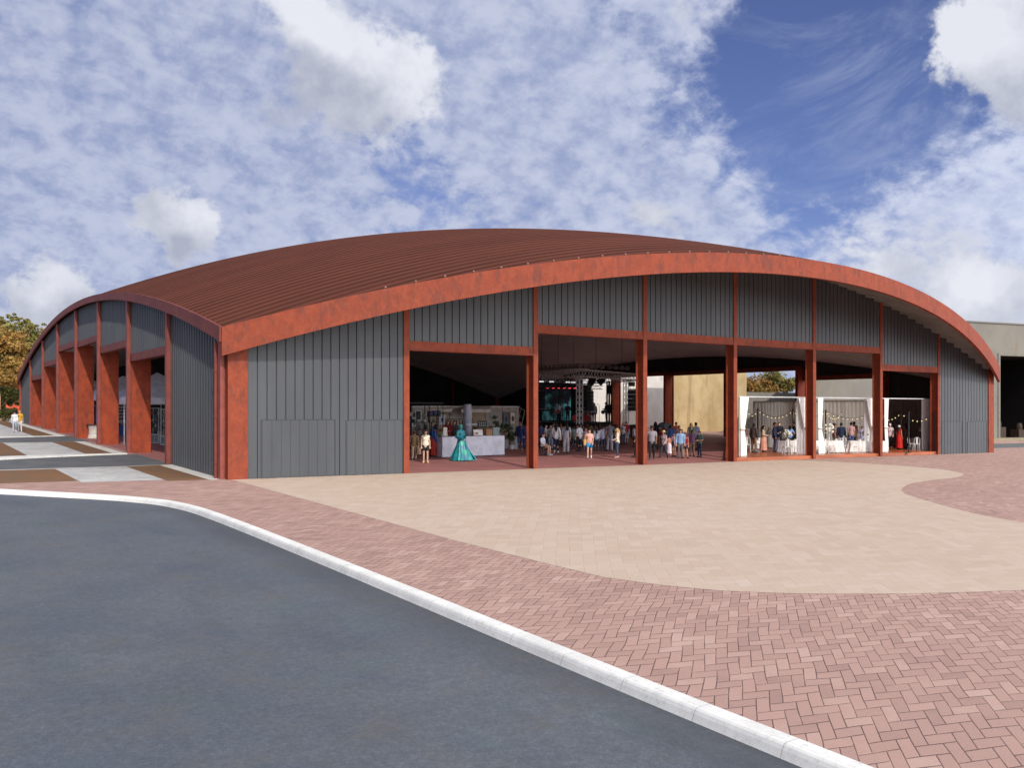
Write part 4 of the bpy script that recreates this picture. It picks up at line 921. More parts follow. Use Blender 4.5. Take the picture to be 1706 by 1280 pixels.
pp(1122.5, 761, 724, 'cr', 'short woman in mauve tee carrying a black shoulder bag', ('tee', (162, 126, 134)), ('shorts', (128, 96, 92)), ('short', 'brown'), 'm', 'f', group=GR, ht=1.42)
pp(1126.5, 749, 703.5, 'c', 'man in rust orange shirt in front of sand coloured wall', ('tee', (178, 90, 64)), ('trousers', (110, 110, 104)), ('short', 'black'), 'b', group=GR)
pp(1131.5, 751, 709, 'c', 'person in dusty rose with straw cap behind open blue shirt', ('tee', (176, 138, 132)), ('trousers', (128, 120, 112)), ('short', 'brown'), 'm', group=GR, hat=('cap', (176, 142, 112)))
pp(1133.5, 764, 715.5, 'c', 'man in open light blue shirt and grey trousers', ('shirt', (140, 170, 204)), ('trousers', (108, 96, 98)), ('short', 'black'), 'm', group=GR)
pp(1141.5, 764, 723.5, 'c', 'black haired woman in pink top and dark shorts', ('tee', (176, 126, 122)), ('shorts', (60, 44, 56)), ('long', 'black'), 'm', 'f', 'hip', (60, 30, 34), group=GR, ht=1.5)
pp(1151.5, 750, 705, 'a', 'blond woman in grey green top against the sand wall', ('tee', (128, 138, 124)), ('trousers', (104, 98, 90)), ('long', 'blond'), 'p', 'f', group=GR)
pp(1159.5, 750, 702.5, 'al', 'tall man in blue grey shirt at back of the group', ('shirt', (124, 130, 150)), ('trousers', (78, 70, 66)), ('short', 'black'), 'm', group=GR)
pp(1153, 761, 717, 'c', 'man in plum shirt and beige trousers', ('tee', (118, 86, 116)), ('trousers', (150, 124, 102)), ('short', 'black'), 'd', group=GR)
pp(1165.5, 762.5, 718.5, 'cl', 'man in bottle green tee and dark jeans, rightmost of group', ('tee', (84, 110, 100)), ('trousers', (44, 54, 76)), ('short', 'brown'), 'm', pose='bent', group=GR)
# --- market end
MK = 'visitors at the market stalls'
pp(690, 766, 719.5, 'a', 'man in tan jacket and beige trousers walking towards the stalls', ('jacket', (140, 116, 84)), ('wide', (186, 160, 130)), ('short', 'brown'), 'p', pose='walk', shoes=(226, 214, 200), group=MK)
pp(709, 771.5, 717, 'c', 'woman in white tank top and dark shorts near the first column', ('tank', (236, 222, 196)), ('shorts', (40, 40, 36)), ('short', 'auburn'), 'p', 'f', 'stand', (236, 206, 160), group=MK)
pp(721, 762, 711, 'ar', 'woman with dark blue hair, blue top and long red skirt', ('shirt', (36, 74, 142)), ('dress', (158, 40, 34)), ('long', 'navy'), 'm', 'f', group=MK)
pp(734, 758, 715, 'a', 'person in olive jacket browsing beside the white counter', ('jacket', (104, 108, 78)), ('trousers', (84, 80, 70)), ('short', 'brown'), 'm', pose='bent', group=MK)
pp(746, 752, 700, 'c', 'dark haired woman in red top serving behind the counter', ('shirt', (126, 28, 34)), ('trousers', DK), ('long', 'brown'), 'm', 'f', 'bent', group=MK)
pp(757, 752, 701, 'c', 'long haired seller in charcoal tee behind the counter', ('tee', (62, 58, 60)), ('trousers', DK), ('long', 'auburn'), 'p', 'f', 'stand', group=MK)
pp(866.5, 750.5, 703.5, 'a', 'red haired man in navy jumper and jeans', ('shirt', (26, 34, 72)), ('trousers', (52, 68, 104)), ('short', 'auburn'), 'p', shoes=(186, 140, 90), group=MK)
pp(876.5, 749, 707, 'a', 'person in purple top and trousers beside the second column', ('shirt', (66, 56, 122)), ('trousers', (62, 52, 108)), ('short', 'brown'), 'm', group=MK)
# --- the couple on the path
pp(24.5, 720.5, 685.5, 'c', 'woman with bushy black hair, white top and pale jeans on the path', ('shirt', (236, 230, 230)), ('trousers', (176, 190, 206)), ('afro', 'black'), 'p', 'f', 'walk', (230, 224, 220), group='couple walking on the flagstone path')
pp(33.2, 719.5, 684.5, 'c', 'blond woman in yellow tee and white trousers with one arm raised', ('tee', (224, 172, 52)), ('trousers', (236, 230, 224)), ('bun', 'blond'), 'p', 'f', 'phone', (230, 220, 210), group='couple walking on the flagstone path')
pp(217, 727, 692, 'r', 'person in dark blue overalls standing by the blue table', ('shirt', (170, 178, 200)), ('trousers', (36, 46, 92)), ('short', 'black'), 'b', group='visitors at the market stalls')
# --- wedding bay
WD = 'wedding guests on the timber deck'; DH = .2
pp(1256, 754.8, 706, 'ar', 'bearded guest in dark brown blazer and brown trousers', ('jacket', (72, 56, 54)), ('trousers', (122, 88, 64)), ('short', 'black'), 'd', h=DH, group=WD)
pp(1271.5, 753.5, 709.5, 'r', 'dark haired guest in floral top and peach skirt', ('shirt', (188, 164, 140)), ('dress', (222, 158, 134)), ('long', 'black'), 'm', 'f', 'bent', h=DH, group=WD)
pp(1290.5, 753.5, 703, 'r', 'guest in navy suit in the middle of wedding bay', ('jacket', (40, 46, 80)), ('trousers', (38, 44, 76)), ('short', 'black'), 'm', h=DH, group=WD)
pp(1298, 752, 703, 'c', 'auburn haired guest in black suit beside the navy suit', ('jacket', (34, 34, 44)), ('trousers', (36, 36, 44)), ('short', 'auburn'), 'p', pose='bent', h=DH, group=WD)
pp(1316, 748.5, 709.5, 'a', 'guest in sky blue blouse and black trousers at the table', ('tee', (132, 168, 222)), ('trousers', (34, 36, 50)), ('bob', 'black'), 'm', 'f', 'hip', h=DH, group=WD)
pp(1323, 746, 703.5, 'l', 'guest in black dress behind the sky blue blouse', ('shirt', (40, 36, 40)), ('dress', (44, 40, 46)), ('short', 'black'), 'm', 'f', h=DH, group=WD)
pp(1282, 748, 711, 'c', 'guest in grey dress behind the floral top', ('shirt', (148, 138, 132)), ('dress', (140, 134, 128)), ('long', 'blond'), 'p', 'f', h=DH, group=WD)
pp(1390, 749, 706, 'r', 'guest in salmon shirt with brimmed brown hat', ('shirt', (196, 142, 126)), ('trousers', (170, 156, 136)), ('short', 'brown'), 'm', h=DH, group=WD, hat=('hat', (128, 98, 76)))
pp(1401.5, 751.5, 703, 'a', 'guest in navy jumper and pale grey trousers, back turned', ('shirt', (38, 46, 68)), ('wide', (176, 176, 178)), ('short', 'black'), 'm', h=DH, group=WD)
pp(1418, 747, 704, 'a', 'black haired guest in pink top and blue jeans', ('tee', (196, 156, 152)), ('trousers', (86, 108, 160)), ('bun', 'black'), 'm', 'f', h=DH, group=WD)
pp(1423, 746, 702.5, 'al', 'guest in brown jacket behind the pink top', ('jacket', (92, 66, 48)), ('trousers', DK), ('short', 'black'), 'd', h=DH, group=WD)
pp(1436, 746, 711, 'c', 'guest in lilac dress at the right hand table', ('shirt', (176, 168, 196)), ('dress', (170, 162, 190)), ('bun', 'brown'), 'p', 'f', h=DH, group=WD)
pp(1482.5, 748.5, 706, 'c', 'guest with white head wrap, pale pink top and dark trousers', ('shirt', (216, 190, 188)), ('trousers', (42, 42, 56)), None, 'p', 'f', 'walk', (226, 206, 206), h=DH, group=WD, hat=('wrap', (226, 208, 204)))
pp(1498, 749.5, 709, 'ar', 'guest in long bright red dress and white hat', ('tank', (206, 40, 32)), ('dress', (206, 38, 30)), ('long', 'black'), 'm', 'f', 'stand', h=DH, group=WD, hat=('beret', (236, 226, 214)))
pp(1508.5, 747.5, 706.5, 'l', 'guest in dark olive dress right of the red dress', ('tank', (84, 66, 48)), ('dress', (86, 64, 50)), ('bob', 'black'), 'b', 'f', 'phone', h=DH, group=WD)
# --- the living statue in a teal gown
st = pp(767.5, 768, 707.5, 'cr', 'living statue painted teal in wide shiny gown before white counter', ('shirt', (40, 150, 160)), None, None, 'p', 'f', 'bent', None, group='street performers', hat=('wrap', (70, 160, 150)))
def shiny(c1, c2, name): return mat(name, c1, .4, build=vary(c1, c2, 5., .4, .6, 4, bump=.5, bscale=14), spec=.7)
M_TEAL = shiny(S(28, 150, 170), S(20, 120, 118), 'teal_satin'); M_TEALG = shiny(S(24, 160, 128), S(30, 110, 140), 'emerald_foil')
for c in st.children:
    if c.name.startswith('body'): slot(c, 0, plain('teal_face_paint', (84, 168, 160), .5))
    if c.name.startswith('shirt'): slot(c, 0, M_TEAL)
o = bpy.data.objects.new('gown', garment('gown', 'bent', 'f')); COL.objects.link(o); o.parent = st; slot(o, 0, M_TEAL)
b = MB(); vs = []
for i in range(41):
    a = PI / 2 + (i - 20) * .05
    for j in range(15): z = .98 - j * .0665; w_ = j / 14; r = (.19 + (.54 - .19) * w_ ** 1.1) * (1 + .07 * w_ * math.sin(1.05 * i + .6 * math.sin(j * .5)) + .03 * w_ * math.sin(.37 * i)) + .03; vs.append((r * math.cos(a), r * math.sin(a) + .01, z))
b.add(vs, [(i * 15 + j, i * 15 + j + 1, (i + 1) * 15 + j + 1, (i + 1) * 15 + j) for i in range(40) for j in range(14)])
o = b.build('apron', M_TEALG, st, True)
b = MB(); vs = []
for i in range(25):
    for j in range(11): w_ = j / 10; a = 2.5 + i * .055; r = (.2 + .55 * w_ ** 1.3) * (1 + .06 * w_ * math.sin(1.5 * i)); vs.append((r * math.cos(a), r * math.sin(a), .97 - .94 * w_))
b.add(vs, [(i * 11 + j, i * 11 + j + 1, (i + 1) * 11 + j + 1, (i + 1) * 11 + j) for i in range(24) for j in range(10)])
b.build('train', mat('cyan_satin', S(70, 190, 214), .45, build=vary(S(70, 190, 214), S(40, 150, 180), 4.)), st, True)
def at3(px, py, h=0): return at(px, py, h)[0]
b = MB(); b.box(-.26, .26, -.17, .17, 0, .2); b2 = MB(); b2.box(-.28, .28, -.19, .19, .2, .26); b3 = MB(); b3.tube((-.12, 0, .27), (.05, 0, .42), .1, .05, 8); b3.tube((.1, .02, .27), (.18, .0, .36), .07, .05, 8)
limb_thing('gift_box', 'teal gift box with gold ribbon on the floor at statue feet', 'box', at3(782, 767), [('box', b, M_TEALG), ('lid', b2, M_TEAL), ('ribbon', b3, plain('gold_ribbon', (170, 140, 40), .4))], .2)
b = MB(); b.sweep([(0, 0, 1.), (0.02, 0, .62), (.04, 0, .3), (.12, 0, .22), (.16, 0, .28)], [.014] * 5, 6); hd_ = MB(); hd_.ball((0, 0, 1.02), .035, 8, 6)
limb_thing('cane', 'thin dark cane held by the teal living statue', 'cane', at_depth(775.2, 762, at(767.5, 768)[1] - .35), [('shaft', b, plain('cane_dark', (40, 60, 60), .4)), ('knob', hd_, M_TEALG)], -.3)
# --- things held
def ground_of(t): return Vector(t.location)
def bag(px, py, k, col, label, w=.3, hh=.34):
    b = MB(); b.add([(-w / 2, -.05, 0), (w / 2, -.05, 0), (w * .42, -.04, hh), (-w * .42, -.04, hh), (-w / 2, .05, 0), (w / 2, .05, 0), (w * .42, .04, hh), (-w * .42, .04, hh)], [(0, 1, 2, 3), (5, 4, 7, 6), (0, 3, 7, 4), (1, 5, 6, 2), (0, 4, 5, 1)])
    s = MB(); s.sweep([(-w * .3, 0, hh - .02), (-w * .22, 0, hh + .2), (0, 0, hh + .28), (w * .22, 0, hh + .2), (w * .3, 0, hh - .02)], [.012] * 5, 6)
    p = at_depth(px, py, k); return limb_thing('bag', label, 'bag', p, [('pouch', b, cmat(col, 'bag')), ('strap', s, cmat(col, 'bag'))], .6, 'bags carried by visitors')
kk = lambda px, fy: at(px, fy)[1]
bag(975, 742, kk(982, 764.3) - .02, (226, 186, 112), 'yellow tote bag at the side of the turquoise shorts woman')
bag(939.5 + 6, 717.5, kk(943, 755.5) - .22, (34, 34, 38), 'black bag slung across the back of loose grey tee man', .3, .3)
bag(1121.5, 743, kk(1122.5, 761) - .18, (34, 30, 34), 'black shoulder bag on the short woman in mauve', .26, .28)
bag(1145, 739, kk(1141.5, 764) - .14, (166, 30, 34), 'red shoulder bag on the woman in pink top', .28, .28)
bag(698.5, 757, kk(690, 766), (196, 164, 140), 'beige carrier bag held by the man in tan jacket', .3, .36)
k = kk(1104, 751); p = at_depth(1107, 716, k)
b = MB(); b.tube((0, 0, -.55), (0, 0, .55), .012); d = MB()
prof = [(.62 * math.sin(a), .62 * math.cos(a) - .2) for a in (1.25, 1.0, .75, .5, .25, .03)]; d.lathe(prof, (0, 0, .1), 8)
limb_thing('umbrella', 'dark slate umbrella held over the maroon jacket', 'umbrella', p, [('shaft', b, plain('umbrella_shaft', (60, 60, 60))), ('canopy', d, plain('umbrella_cloth', (70, 74, 78)))])
# --- wheelchair and its user
p, k = at(904, 759); ang = math.atan2(CAM[1] - p.y, CAM[0] - p.x) + PI / 2 - .5
t = thing('wheelchair', 'wheelchair with dark frame parked behind the second rust column', 'wheelchair', p, ang - PI / 2)
fr = MB()
for s in (-.24, .24):
    fr.sweep([(s, -.28, .95), (s, -.22, .48), (s, .2, .48), (s, .34, .12)], [.014] * 4, 6); fr.sweep([(s, -.2, .48), (s, -.16, .3), (s, .24, .3)], [.013] * 3, 6)
fr.build('frame', plain('chair_frame', (50, 52, 60), .4, metal=.5), t)
b = MB(); b.box(-.22, .22, -.2, .22, .46, .5); b.build('seat', cmat((40, 42, 56)), t); b = MB(); b.box(-.22, .22, -.26, -.22, .5, .9); b.build('backrest', cmat((46, 50, 70)), t)
for s in (-.29, .29):
    for r, y_, z_, nm in ((.3, -.12, .3, 'wheel'), (.09, .3, .09, 'caster')):
        b = MB(); b.lathe([(r - .03, -.015), (r, -.012), (r, .012), (r - .03, .015)], (0, 0, 0), 24, M=Matrix.Rotation(PI / 2, 3, 'Y')); b.f = b.f[:-2]; b.mi = b.mi[:-2]
        w = b.build(nm, plain('tyre', (60, 60, 64)), t); w.location = (s if nm == 'wheel' else s * .82, y_, z_)
        b = MB()
        for i in range(8): a = i * PI / 4; b.tube((0, 0, 0), (0, (r - .02) * math.cos(a), (r - .02) * math.sin(a)), .004, n=4)
        b.build('spokes', plain('spoke', (190, 190, 196), .3, metal=.6), w)
b = MB()
for s in (-.1, .1): b.box(s - .07, s + .07, .3, .5, .06, .085)
b.build('footrest', plain('chair_frame', (50, 52, 60)), t)
pp(0, 0, 0, 'r', 'man seated in the wheelchair in white tee and tan shorts', ('tee', (214, 222, 240)), ('shorts', (150, 108, 66)), ('short', 'brown'), 'p', 'm', 'sit', (214, 212, 210), group=FR, ht=1.78, loc=p, rot=ang)
# ------------------------------------------------------------------ market stalls
def frame2(px1, y1, px2, y2, h=0.):
    p = at3(px1, y1, h); r = at3(px2, y2, h); d = r - p
    return p, math.atan2(d.y, d.x), Vector((d.x, d.y)).length
def hpx(k, n): return n * k / FOC
p, rz, L = frame2(737, 763, 840.5, 759.5)
t = thing('counter', 'long plain white market counter behind the living statue', 'counter', p, rz)
b = MB(); b.box(0, L, 0, .03, .03, 1.14); b.box(0, .03, .03, .9, .03, 1.14); b.box(L - .03, L, .03, .9, .03, 1.14); b.build('front_panel', plain('white_counter', (206, 206, 218), .6), t)
b = MB(); b.box(.03, L - .03, .03, .95, 1.1, 1.16); b.build('worktop', plain('counter_top', (120, 118, 122), .5), t)
b = MB(); b.box(.03, L - .03, .5, .53, .5, .53); b.box(.03, L - .03, .04, .85, .02, .05); b.build('shelf', plain('counter_top', (120, 118, 122)), t)
def on_counter(u, v=.35): c, s = math.cos(rz), math.sin(rz); return Vector((p.x + c * u - s * v, p.y + s * u + c * v, p.z + 1.16))
U = lambda px: (px - 737) / 103.5 * L
b = MB(); b.box(-.34, .34, -.02, 0, 0, .36, Matrix.Rotation(-.2, 4, 'X')); s = MB(); s.box(-.31, .31, -.026, -.021, .03, .33, Matrix.Rotation(-.2, 4, 'X')); k_ = MB(); k_.ball((-.15, -.06, .14), (.08, .01, .07), 8, 6, None)
limb_thing('poster_stand', 'white poster on a small stand on the market counter', 'poster', on_counter(U(802)), [('board', b, plain('poster_frame', (190, 180, 170))), ('poster', s, plain('poster_white', (226, 224, 222))), ('print', k_, plain('poster_print', (170, 110, 70)))], rz)
b = MB(); b.box(-.22, .22, -.2, .2, 0, .42); f = MB(); f.box(-.22, .22, -.36, -.2, .4, .415); f.box(-.22, .22, .2, .36, .4, .415)
limb_thing('cardboard_box', 'open brown cardboard box on the market counter', 'box', on_counter(U(817)), [('box', b, plain('cardboard', (150, 112, 80))), ('flaps', f, plain('cardboard', (150, 112, 80)))], rz)
b = MB(); b.box(-.24, .24, -.2, .2, 0, .4); f = MB(); f.box(-.26, .26, -.22, .22, .4, .45)
limb_thing('storage_box', 'grey teal storage box with lid at the counter right end', 'box', on_counter(U(829)), [('box', b, plain('storage_teal', (124, 140, 142))), ('lid', f, plain('storage_lid', (140, 152, 154)))], rz)
b = MB(); b.tube((-.2, 0, 0), (-.02, .0, .55), .012); b.tube((.2, 0, 0), (-.02, 0, .55), .012); s = MB(); s.box(-.12, .14, -.02, -.01, .02, .5)
limb_thing('display_easel', 'small white easel at the left end of counter', 'easel', on_counter(U(747)), [('legs', b, plain('easel_white', (214, 210, 206))), ('card', s, plain('easel_card', (196, 186, 180)))], rz)
# tall grey tube standing behind the counter
pt, k = at(779, 757)
b = MB(); b.lathe([(.24, 0), (.24, 2.), (.26, 2.05), (.26, 2.6), (.22, 2.95)], (0, 0, 0), 20); c = MB(); c.box(-.28, .5, -.28, -.2, 1.72, 1.8)
limb_thing('grey_tube', 'tall pale grey tube standing behind the counter', 'tube', pt, [('cylinder', b, plain('tube_grey', (150, 150, 160), .6)), ('clamp', c, plain('tube_clamp', (178, 178, 182)))])
# partition wall with pictures
p, rz, L = frame2(686, 742, 865, 739.5); kp = at(775, 741)[1]
t = thing('display_wall', 'long panelled display wall behind the market stalls', 'display wall', p, rz); H = hpx(kp, 741 - 680)
M_PLY = plain('panel_board', (152, 144, 136), .85); M_PLYW = plain('panel_warm', (160, 140, 116), .85)
for i in range(6):
    b = MB(); a0, a1 = L * i / 6 + .02, L * (i + 1) / 6 - .02; b.box(a0, a1, 0, .06, 0, H)
    for j in range(5): z = H * (j + .5) / 5.5; b.box(a0 + .05, a1 - .05, -.015, -.001, z, z + .02)
    b.build('wall_panel', M_PLYW if i in (1, 3) else M_PLY, t)
b = MB(); b.box(0, L, -.05, .1, H + .002, H + .1); b.build('top_rail', plain('rail_pale', (186, 182, 176)), t)
def wall_pt(px, y, off=-.05):
    u = (px - 686) / 179 * L; d = at_depth(px, y, kp); c, s = math.cos(rz), math.sin(rz)
    return Vector((p.x + c * u + s * -off * -1, p.y + s * u + c * off, d.z))
def picture(px, y, w, h, col, fc, label):
    b = MB(); b.box(-w / 2 + .06, w / 2 - .06, -.02, 0, -h / 2 + .06, h / 2 - .06); f = MB(); f.box(-w / 2, w / 2, -.03, .0, h / 2 - .06, h / 2); f.box(-w / 2, w / 2, -.03, 0, -h / 2, -h / 2 + .06); f.box(-w / 2, -w / 2 + .06, -.03, 0, -h / 2 + .06, h / 2 - .06); f.box(w / 2 - .06, w / 2, -.03, 0, -h / 2 + .06, h / 2 - .06)
    s = MB(); s.ball((0, -.022, -.02), (w * .22, .004, h * .22), 10, 6)
    limb_thing('framed_picture', label, 'picture', wall_pt(px, y, -.08), [('print', b, plain('print_%d_%d_%d' % col, col)), ('frame', f, plain('frame_%d_%d_%d' % fc, fc)), ('motif', s, plain('print_motif', (60, 58, 58)))], rz, 'pictures on the display wall')
picture(840.5, 699, .5, 1.05, (96, 104, 118), (112, 92, 84), 'tall blue grey framed picture on the display wall')
picture(852, 698, .5, .95, (196, 190, 178), (150, 116, 96), 'pale framed picture at right end of display wall')
picture(733, 699, .52, .7, (186, 190, 204), (190, 190, 196), 'square pale blue print hanging above the shelving')
picture(695, 692, .5, .7, (58, 60, 62), (190, 192, 194), 'dark print in white frame beside the first column')
picture(689, 703, .36, .6, (140, 150, 156), (200, 202, 204), 'narrow pale print in white frame under the dark print')
# awnings
for (a, b_, y, lab) in ((700, 752, 684, 'long pale awning strip over the stall shelving'), (769, 778, 684.5, 'short pale awning left of the grey tube'), (783, 817, 684.5, 'white awning right of the grey tube')):
    q0 = at_depth(a, y, kp - 1.4); q1 = at_depth(b_, y, kp - 1.4); d = q1 - q0; ll = d.length
    b = MB(); b.add([(0, 0, -.12), (ll, 0, -.12), (ll, 0, .1), (0, 0, .1), (0, 1.2, .32), (ll, 1.2, .32), (0, 1.2, .26), (ll, 1.2, .26)], [(0, 1, 2, 3), (3, 2, 5, 4), (0, 6, 7, 1), (0, 3, 4, 6), (1, 7, 5, 2), (6, 4, 5, 7)])
    f = MB()
    for u in (.05, ll - .05): f.tube((u, 1.25, -.5), (u, .1, .0), .018, n=6)
    limb_thing('awning', lab, 'awning', q0, [('canopy', b, plain('awning_cloth', (206, 200, 190))), ('bracket', f, plain('awning_arm', (90, 90, 90)))], math.atan2(d.y, d.x), 'awnings over the market stalls')
# black shelving grid with goods
ps, rzs, Ls = frame2(682, 751, 738, 749); ks = at(710, 750)[1]; Hs = hpx(ks, 750 - 672)
t = thing('shelving', 'black open grid shelving full of small goods left of counter', 'shelving', ps, rzs); fr = MB(); M_BLK = plain('black_metal', (34, 34, 36), .5)
n = 5
for i in range(n + 1):
    u = Ls * i / n
    for v in (0, .5): fr.box(u - .02, u + .02, v - .02, v + .02, 0, Hs if i in (0, 3, 5) else Hs * .78)
fr.box(0, Ls, -.02, .02, Hs - .03, Hs + .03); fr.build('frame', M_BLK, t)
rows = [.35, .8, 1.25, 1.7, 2.1]
for z in rows:
    b = MB(); b.box(.02, Ls - .02, .02, .48, z, z + .03); b.build('shelf', M_BLK, t)
rng = random.Random(4); c_, s_ = math.cos(rzs), math.sin(rzs)
GOODC = [(176, 176, 182), (120, 70, 60), (80, 92, 130), (150, 140, 120), (90, 40, 44), (60, 80, 60), (190, 180, 160), (70, 60, 90), (40, 40, 44)]
cnt = 0
ORD = ['first', 'second', 'third', 'fourth', 'fifth', 'sixth', 'seventh', 'eighth', 'ninth', 'tenth', 'eleventh', 'twelfth', 'thirteenth', 'fourteenth', 'fifteenth', 'sixteenth', 'seventeenth', 'eighteenth', 'nineteenth', 'twentieth', 'twenty first', 'twenty second', 'twenty third', 'twenty fourth']
for zi, z in enumerate(rows):
    u = .2; no = -1
    while u < Ls - .2:
        no += 1
        w = rng.uniform(.14, .3); hh = rng.uniform(.14, .34); col = GOODC[rng.randrange(len(GOODC))]; kind = rng.randrange(3); b = MB()
        if kind == 0: b.lathe([(w * .3, 0), (w * .5, hh * .35), (w * .42, hh * .7), (w * .2, hh * .9), (w * .26, hh)], (0, 0, 0), 10); nm = 'vase'
        elif kind == 1: b.box(-w / 2, w / 2, -.12, .12, 0, hh); b.box(-w / 2 - .01, w / 2 + .01, -.13, .13, hh, hh + .03); nm = 'gift_box'
        else: b.lathe([(w * .2, 0), (w * .5, hh * .5), (w * .48, hh * .55), (w * .44, hh * .52), (w * .15, .03)], (0, 0, 0), 10); nm = 'bowl'
        o = b.build(nm, plain('goods_%d_%d_%d' % col, col, .5), None, True, (ps.x + c_ * u - s_ * .22, ps.y + s_ * u + c_ * .22, ps.z + z + .03), rzs); cnt += 1
        cname = {(176, 176, 182): 'silver grey', (120, 70, 60): 'brick brown', (80, 92, 130): 'dusty blue', (150, 140, 120): 'stone', (90, 40, 44): 'wine red', (60, 80, 60): 'leaf green', (190, 180, 160): 'cream', (70, 60, 90): 'violet', (40, 40, 44): 'black'}[col]
        tag(o, '%s %s on the %s of the grid shelving, %s from the left' % (cname, nm.replace('_', ' '), ['lowest shelf', 'lower shelf', 'middle shelf', 'upper shelf', 'top shelf'][zi], ORD[no]), nm.replace('_', ' '), 'small goods on the black shelving')
        u += w + rng.uniform(.08, .3)
# plants
M_LEAF = leafmat('plant_leaves', S(70, 92, 62), S(48, 70, 46), S(90, 104, 66)); M_POTW = plain('white_pot', (206, 206, 206), .5)
def plant(px, fy, h, R, potr, poth, label, seed, lift=0., tall=False):
    pos = at3(px, fy); rng = random.Random(seed); t = thing('potted_plant', label, 'plant', pos, 0, 'plants around the market stalls')
    b = MB(); b.lathe([(potr * .8, 0), (potr, poth), (potr * .9, poth), (potr * .85, poth - .05)], (0, 0, 0), 14); b.build('pot', M_POTW, t)
    st_ = MB(); lf = MB()
    for i in range(9):
        a = rng.random() * 6.28; r = R * rng.uniform(.2, .9); tip = Vector((r * math.cos(a), r * math.sin(a), poth + (h - poth) * rng.uniform(.45, 1.)))
        st_.sweep([(0, 0, poth - .06), (tip.x * .4, tip.y * .4, (poth + tip.z) / 2), tip], [.02, .014, .006], 5); leaves(lf, rng, tip, R * .45, 26, .13, .9)
    st_.build('stem', M_BARK, t); lf.build('leaves', M_LEAF, t)
plant(843, 748, 1.6, .42, .2, .62, 'leafy plant in tall white pot right of counter', 1)
plant(825, 754.5, 2.35, .34, .2, .4, 'upright fern rising behind the counter boxes', 2)
plant(852, 749, 1.15, .4, .18, .3, 'low bushy plant beside the white cylinder bin', 3)
pos = at3(858.5, 748.5); b = MB(); b.lathe([(.22, 0), (.235, .02), (.235, .78), (.22, .82), (.19, .82), (.19, .5)], (0, 0, 0), 18); c = MB(); c.lathe([(.07, 0), (.09, .16), (.04, .26)], (.02, 0, .505), 10)
limb_thing('cylinder_bin', 'white cylindrical bin beside the red haired man', 'bin', pos, [('drum', b, plain('bin_white', (186, 186, 194), .5)), ('vase', c, plain('bin_vase', (150, 150, 150)))])
# letter board, diamond wire frame, red scarves rack
d = at_depth(803.5, 707, kp - 1.); b = MB(); b.box(-.36, .36, -.03, .03, -.22, .22); c = MB()
for j in (0, 1):
    for i in range(4): c.box(-.28 + i * .15, -.19 + i * .15, -.036, -.031, -.14 + j * .17, -.03 + j * .17)
limb_thing('bottle_crate', 'black crate of pale bottles stacked before the display wall', 'crate', d, [('crate', b, M_BLK), ('bottles', c, plain('bottle_pale', (170, 168, 168)))], rz)
b = MB(); b.box(-.42, .42, .0, .5, -1.35, -.22); b.box(-.45, .45, -.02, .52, -.26, -.221); c = MB(); c.box(-.4, .4, -.01, -.001, -1.3, -.8); c.box(-.4, .4, -.01, -.001, -.75, -.3)
limb_thing('cabinet', 'low brown cabinet under the black bottle crate', 'cabinet', d, [('carcass', b, plain('cabinet_brown', (120, 98, 84))), ('door', c, plain('cabinet_door', (134, 108, 92)))], rz)
k = at(866.5, 750.5)[1] - .3; d = at_depth(865.5, 692.5, k); b = MB(); w, h = .34, .62
P4 = [Vector((-.14, 0, h)), Vector((w, 0, .3)), Vector((.14, 0, -h)), Vector((-w, 0, -.3))]
for i in range(4): b.tube(P4[i], P4[(i + 1) % 4], .02, n=6)
b.tube((P4[0] + P4[3]) / 2, (P4[1] + P4[2]) / 2, .014, n=6); b.tube((P4[0] + P4[1]) / 2, (P4[2] + P4[3]) / 2, .014, n=6); c = MB(); c.tube((.14, 0, -h), (.14, 0, -h - .25), .02, n=6)
limb_thing('wire_frame', 'tilted diamond wire frame above the red haired man', 'frame', d, [('grid', b, plain('wire_grey', (128, 120, 112), .5)), ('handle', c, plain('wire_grey', (128, 120, 112)))], math.atan2(SA, CA) * -1)
pr_, k = at(765, 748); t = thing('clothes_rack', 'clothes rack with brick red garments behind the statue', 'clothes rack', pr_, -.6)
b = MB(); b.tube((-.9, 0, 1.95), (.9, 0, 1.95), .018)
for s in (-.9, .9): b.tube((s, 0, 0), (s, 0, 1.95), .02); b.tube((s, -.25, .02), (s, .25, .02), .02)
b.build('frame', M_BLK, t)
for i in range(9):
    u = -.75 + i * .19; b = MB(); b.add([(u - .02, -.22, 1.86), (u - .02, .22, 1.86), (u + .02, .26, 1.05), (u - .02, -.28, 1.0), (u + .05, -.05, 1.93)], [(0, 3, 2, 1), (0, 1, 4), (0, 4, 3), (1, 2, 4)]); b.build('garment', cmat([(124, 58, 54), (96, 46, 48), (140, 84, 76), (70, 60, 64)][i % 4]), t)
# --- stalls seen through the side openings: white marquees, cabinets, blue table, rack, arch panel
M_TENT = plain('marquee_canvas', (206, 208, 216), .8)
def marquee(px, fy, w, dpt, he, hp, label):
    pos, k = at(px, fy); t = thing('marquee', label, 'marquee', pos, 0, 'white marquees inside the hall')
    b = MB(); a, d = w / 2, dpt / 2
    b.add([(-a, -d, he), (a, -d, he), (a, d, he), (-a, d, he), (0, 0, hp), (-a, -d, he - .4), (a, -d, he - .4), (a, d, he - .4), (-a, d, he - .4)],
          [(0, 1, 4), (1, 2, 4), (2, 3, 4), (3, 0, 4), (0, 5, 6, 1), (1, 6, 7, 2), (2, 7, 8, 3), (3, 8, 5, 0)]); b.build('canopy', M_TENT, t)
    for sx in (-a, a):
        for sy in (-d, d): b = MB(); b.tube((sx * .97, sy * .97, 0), (sx * .97, sy * .97, he - .02), .035); b.build('leg', plain('marquee_leg', (170, 172, 176), .4, metal=.4), t)
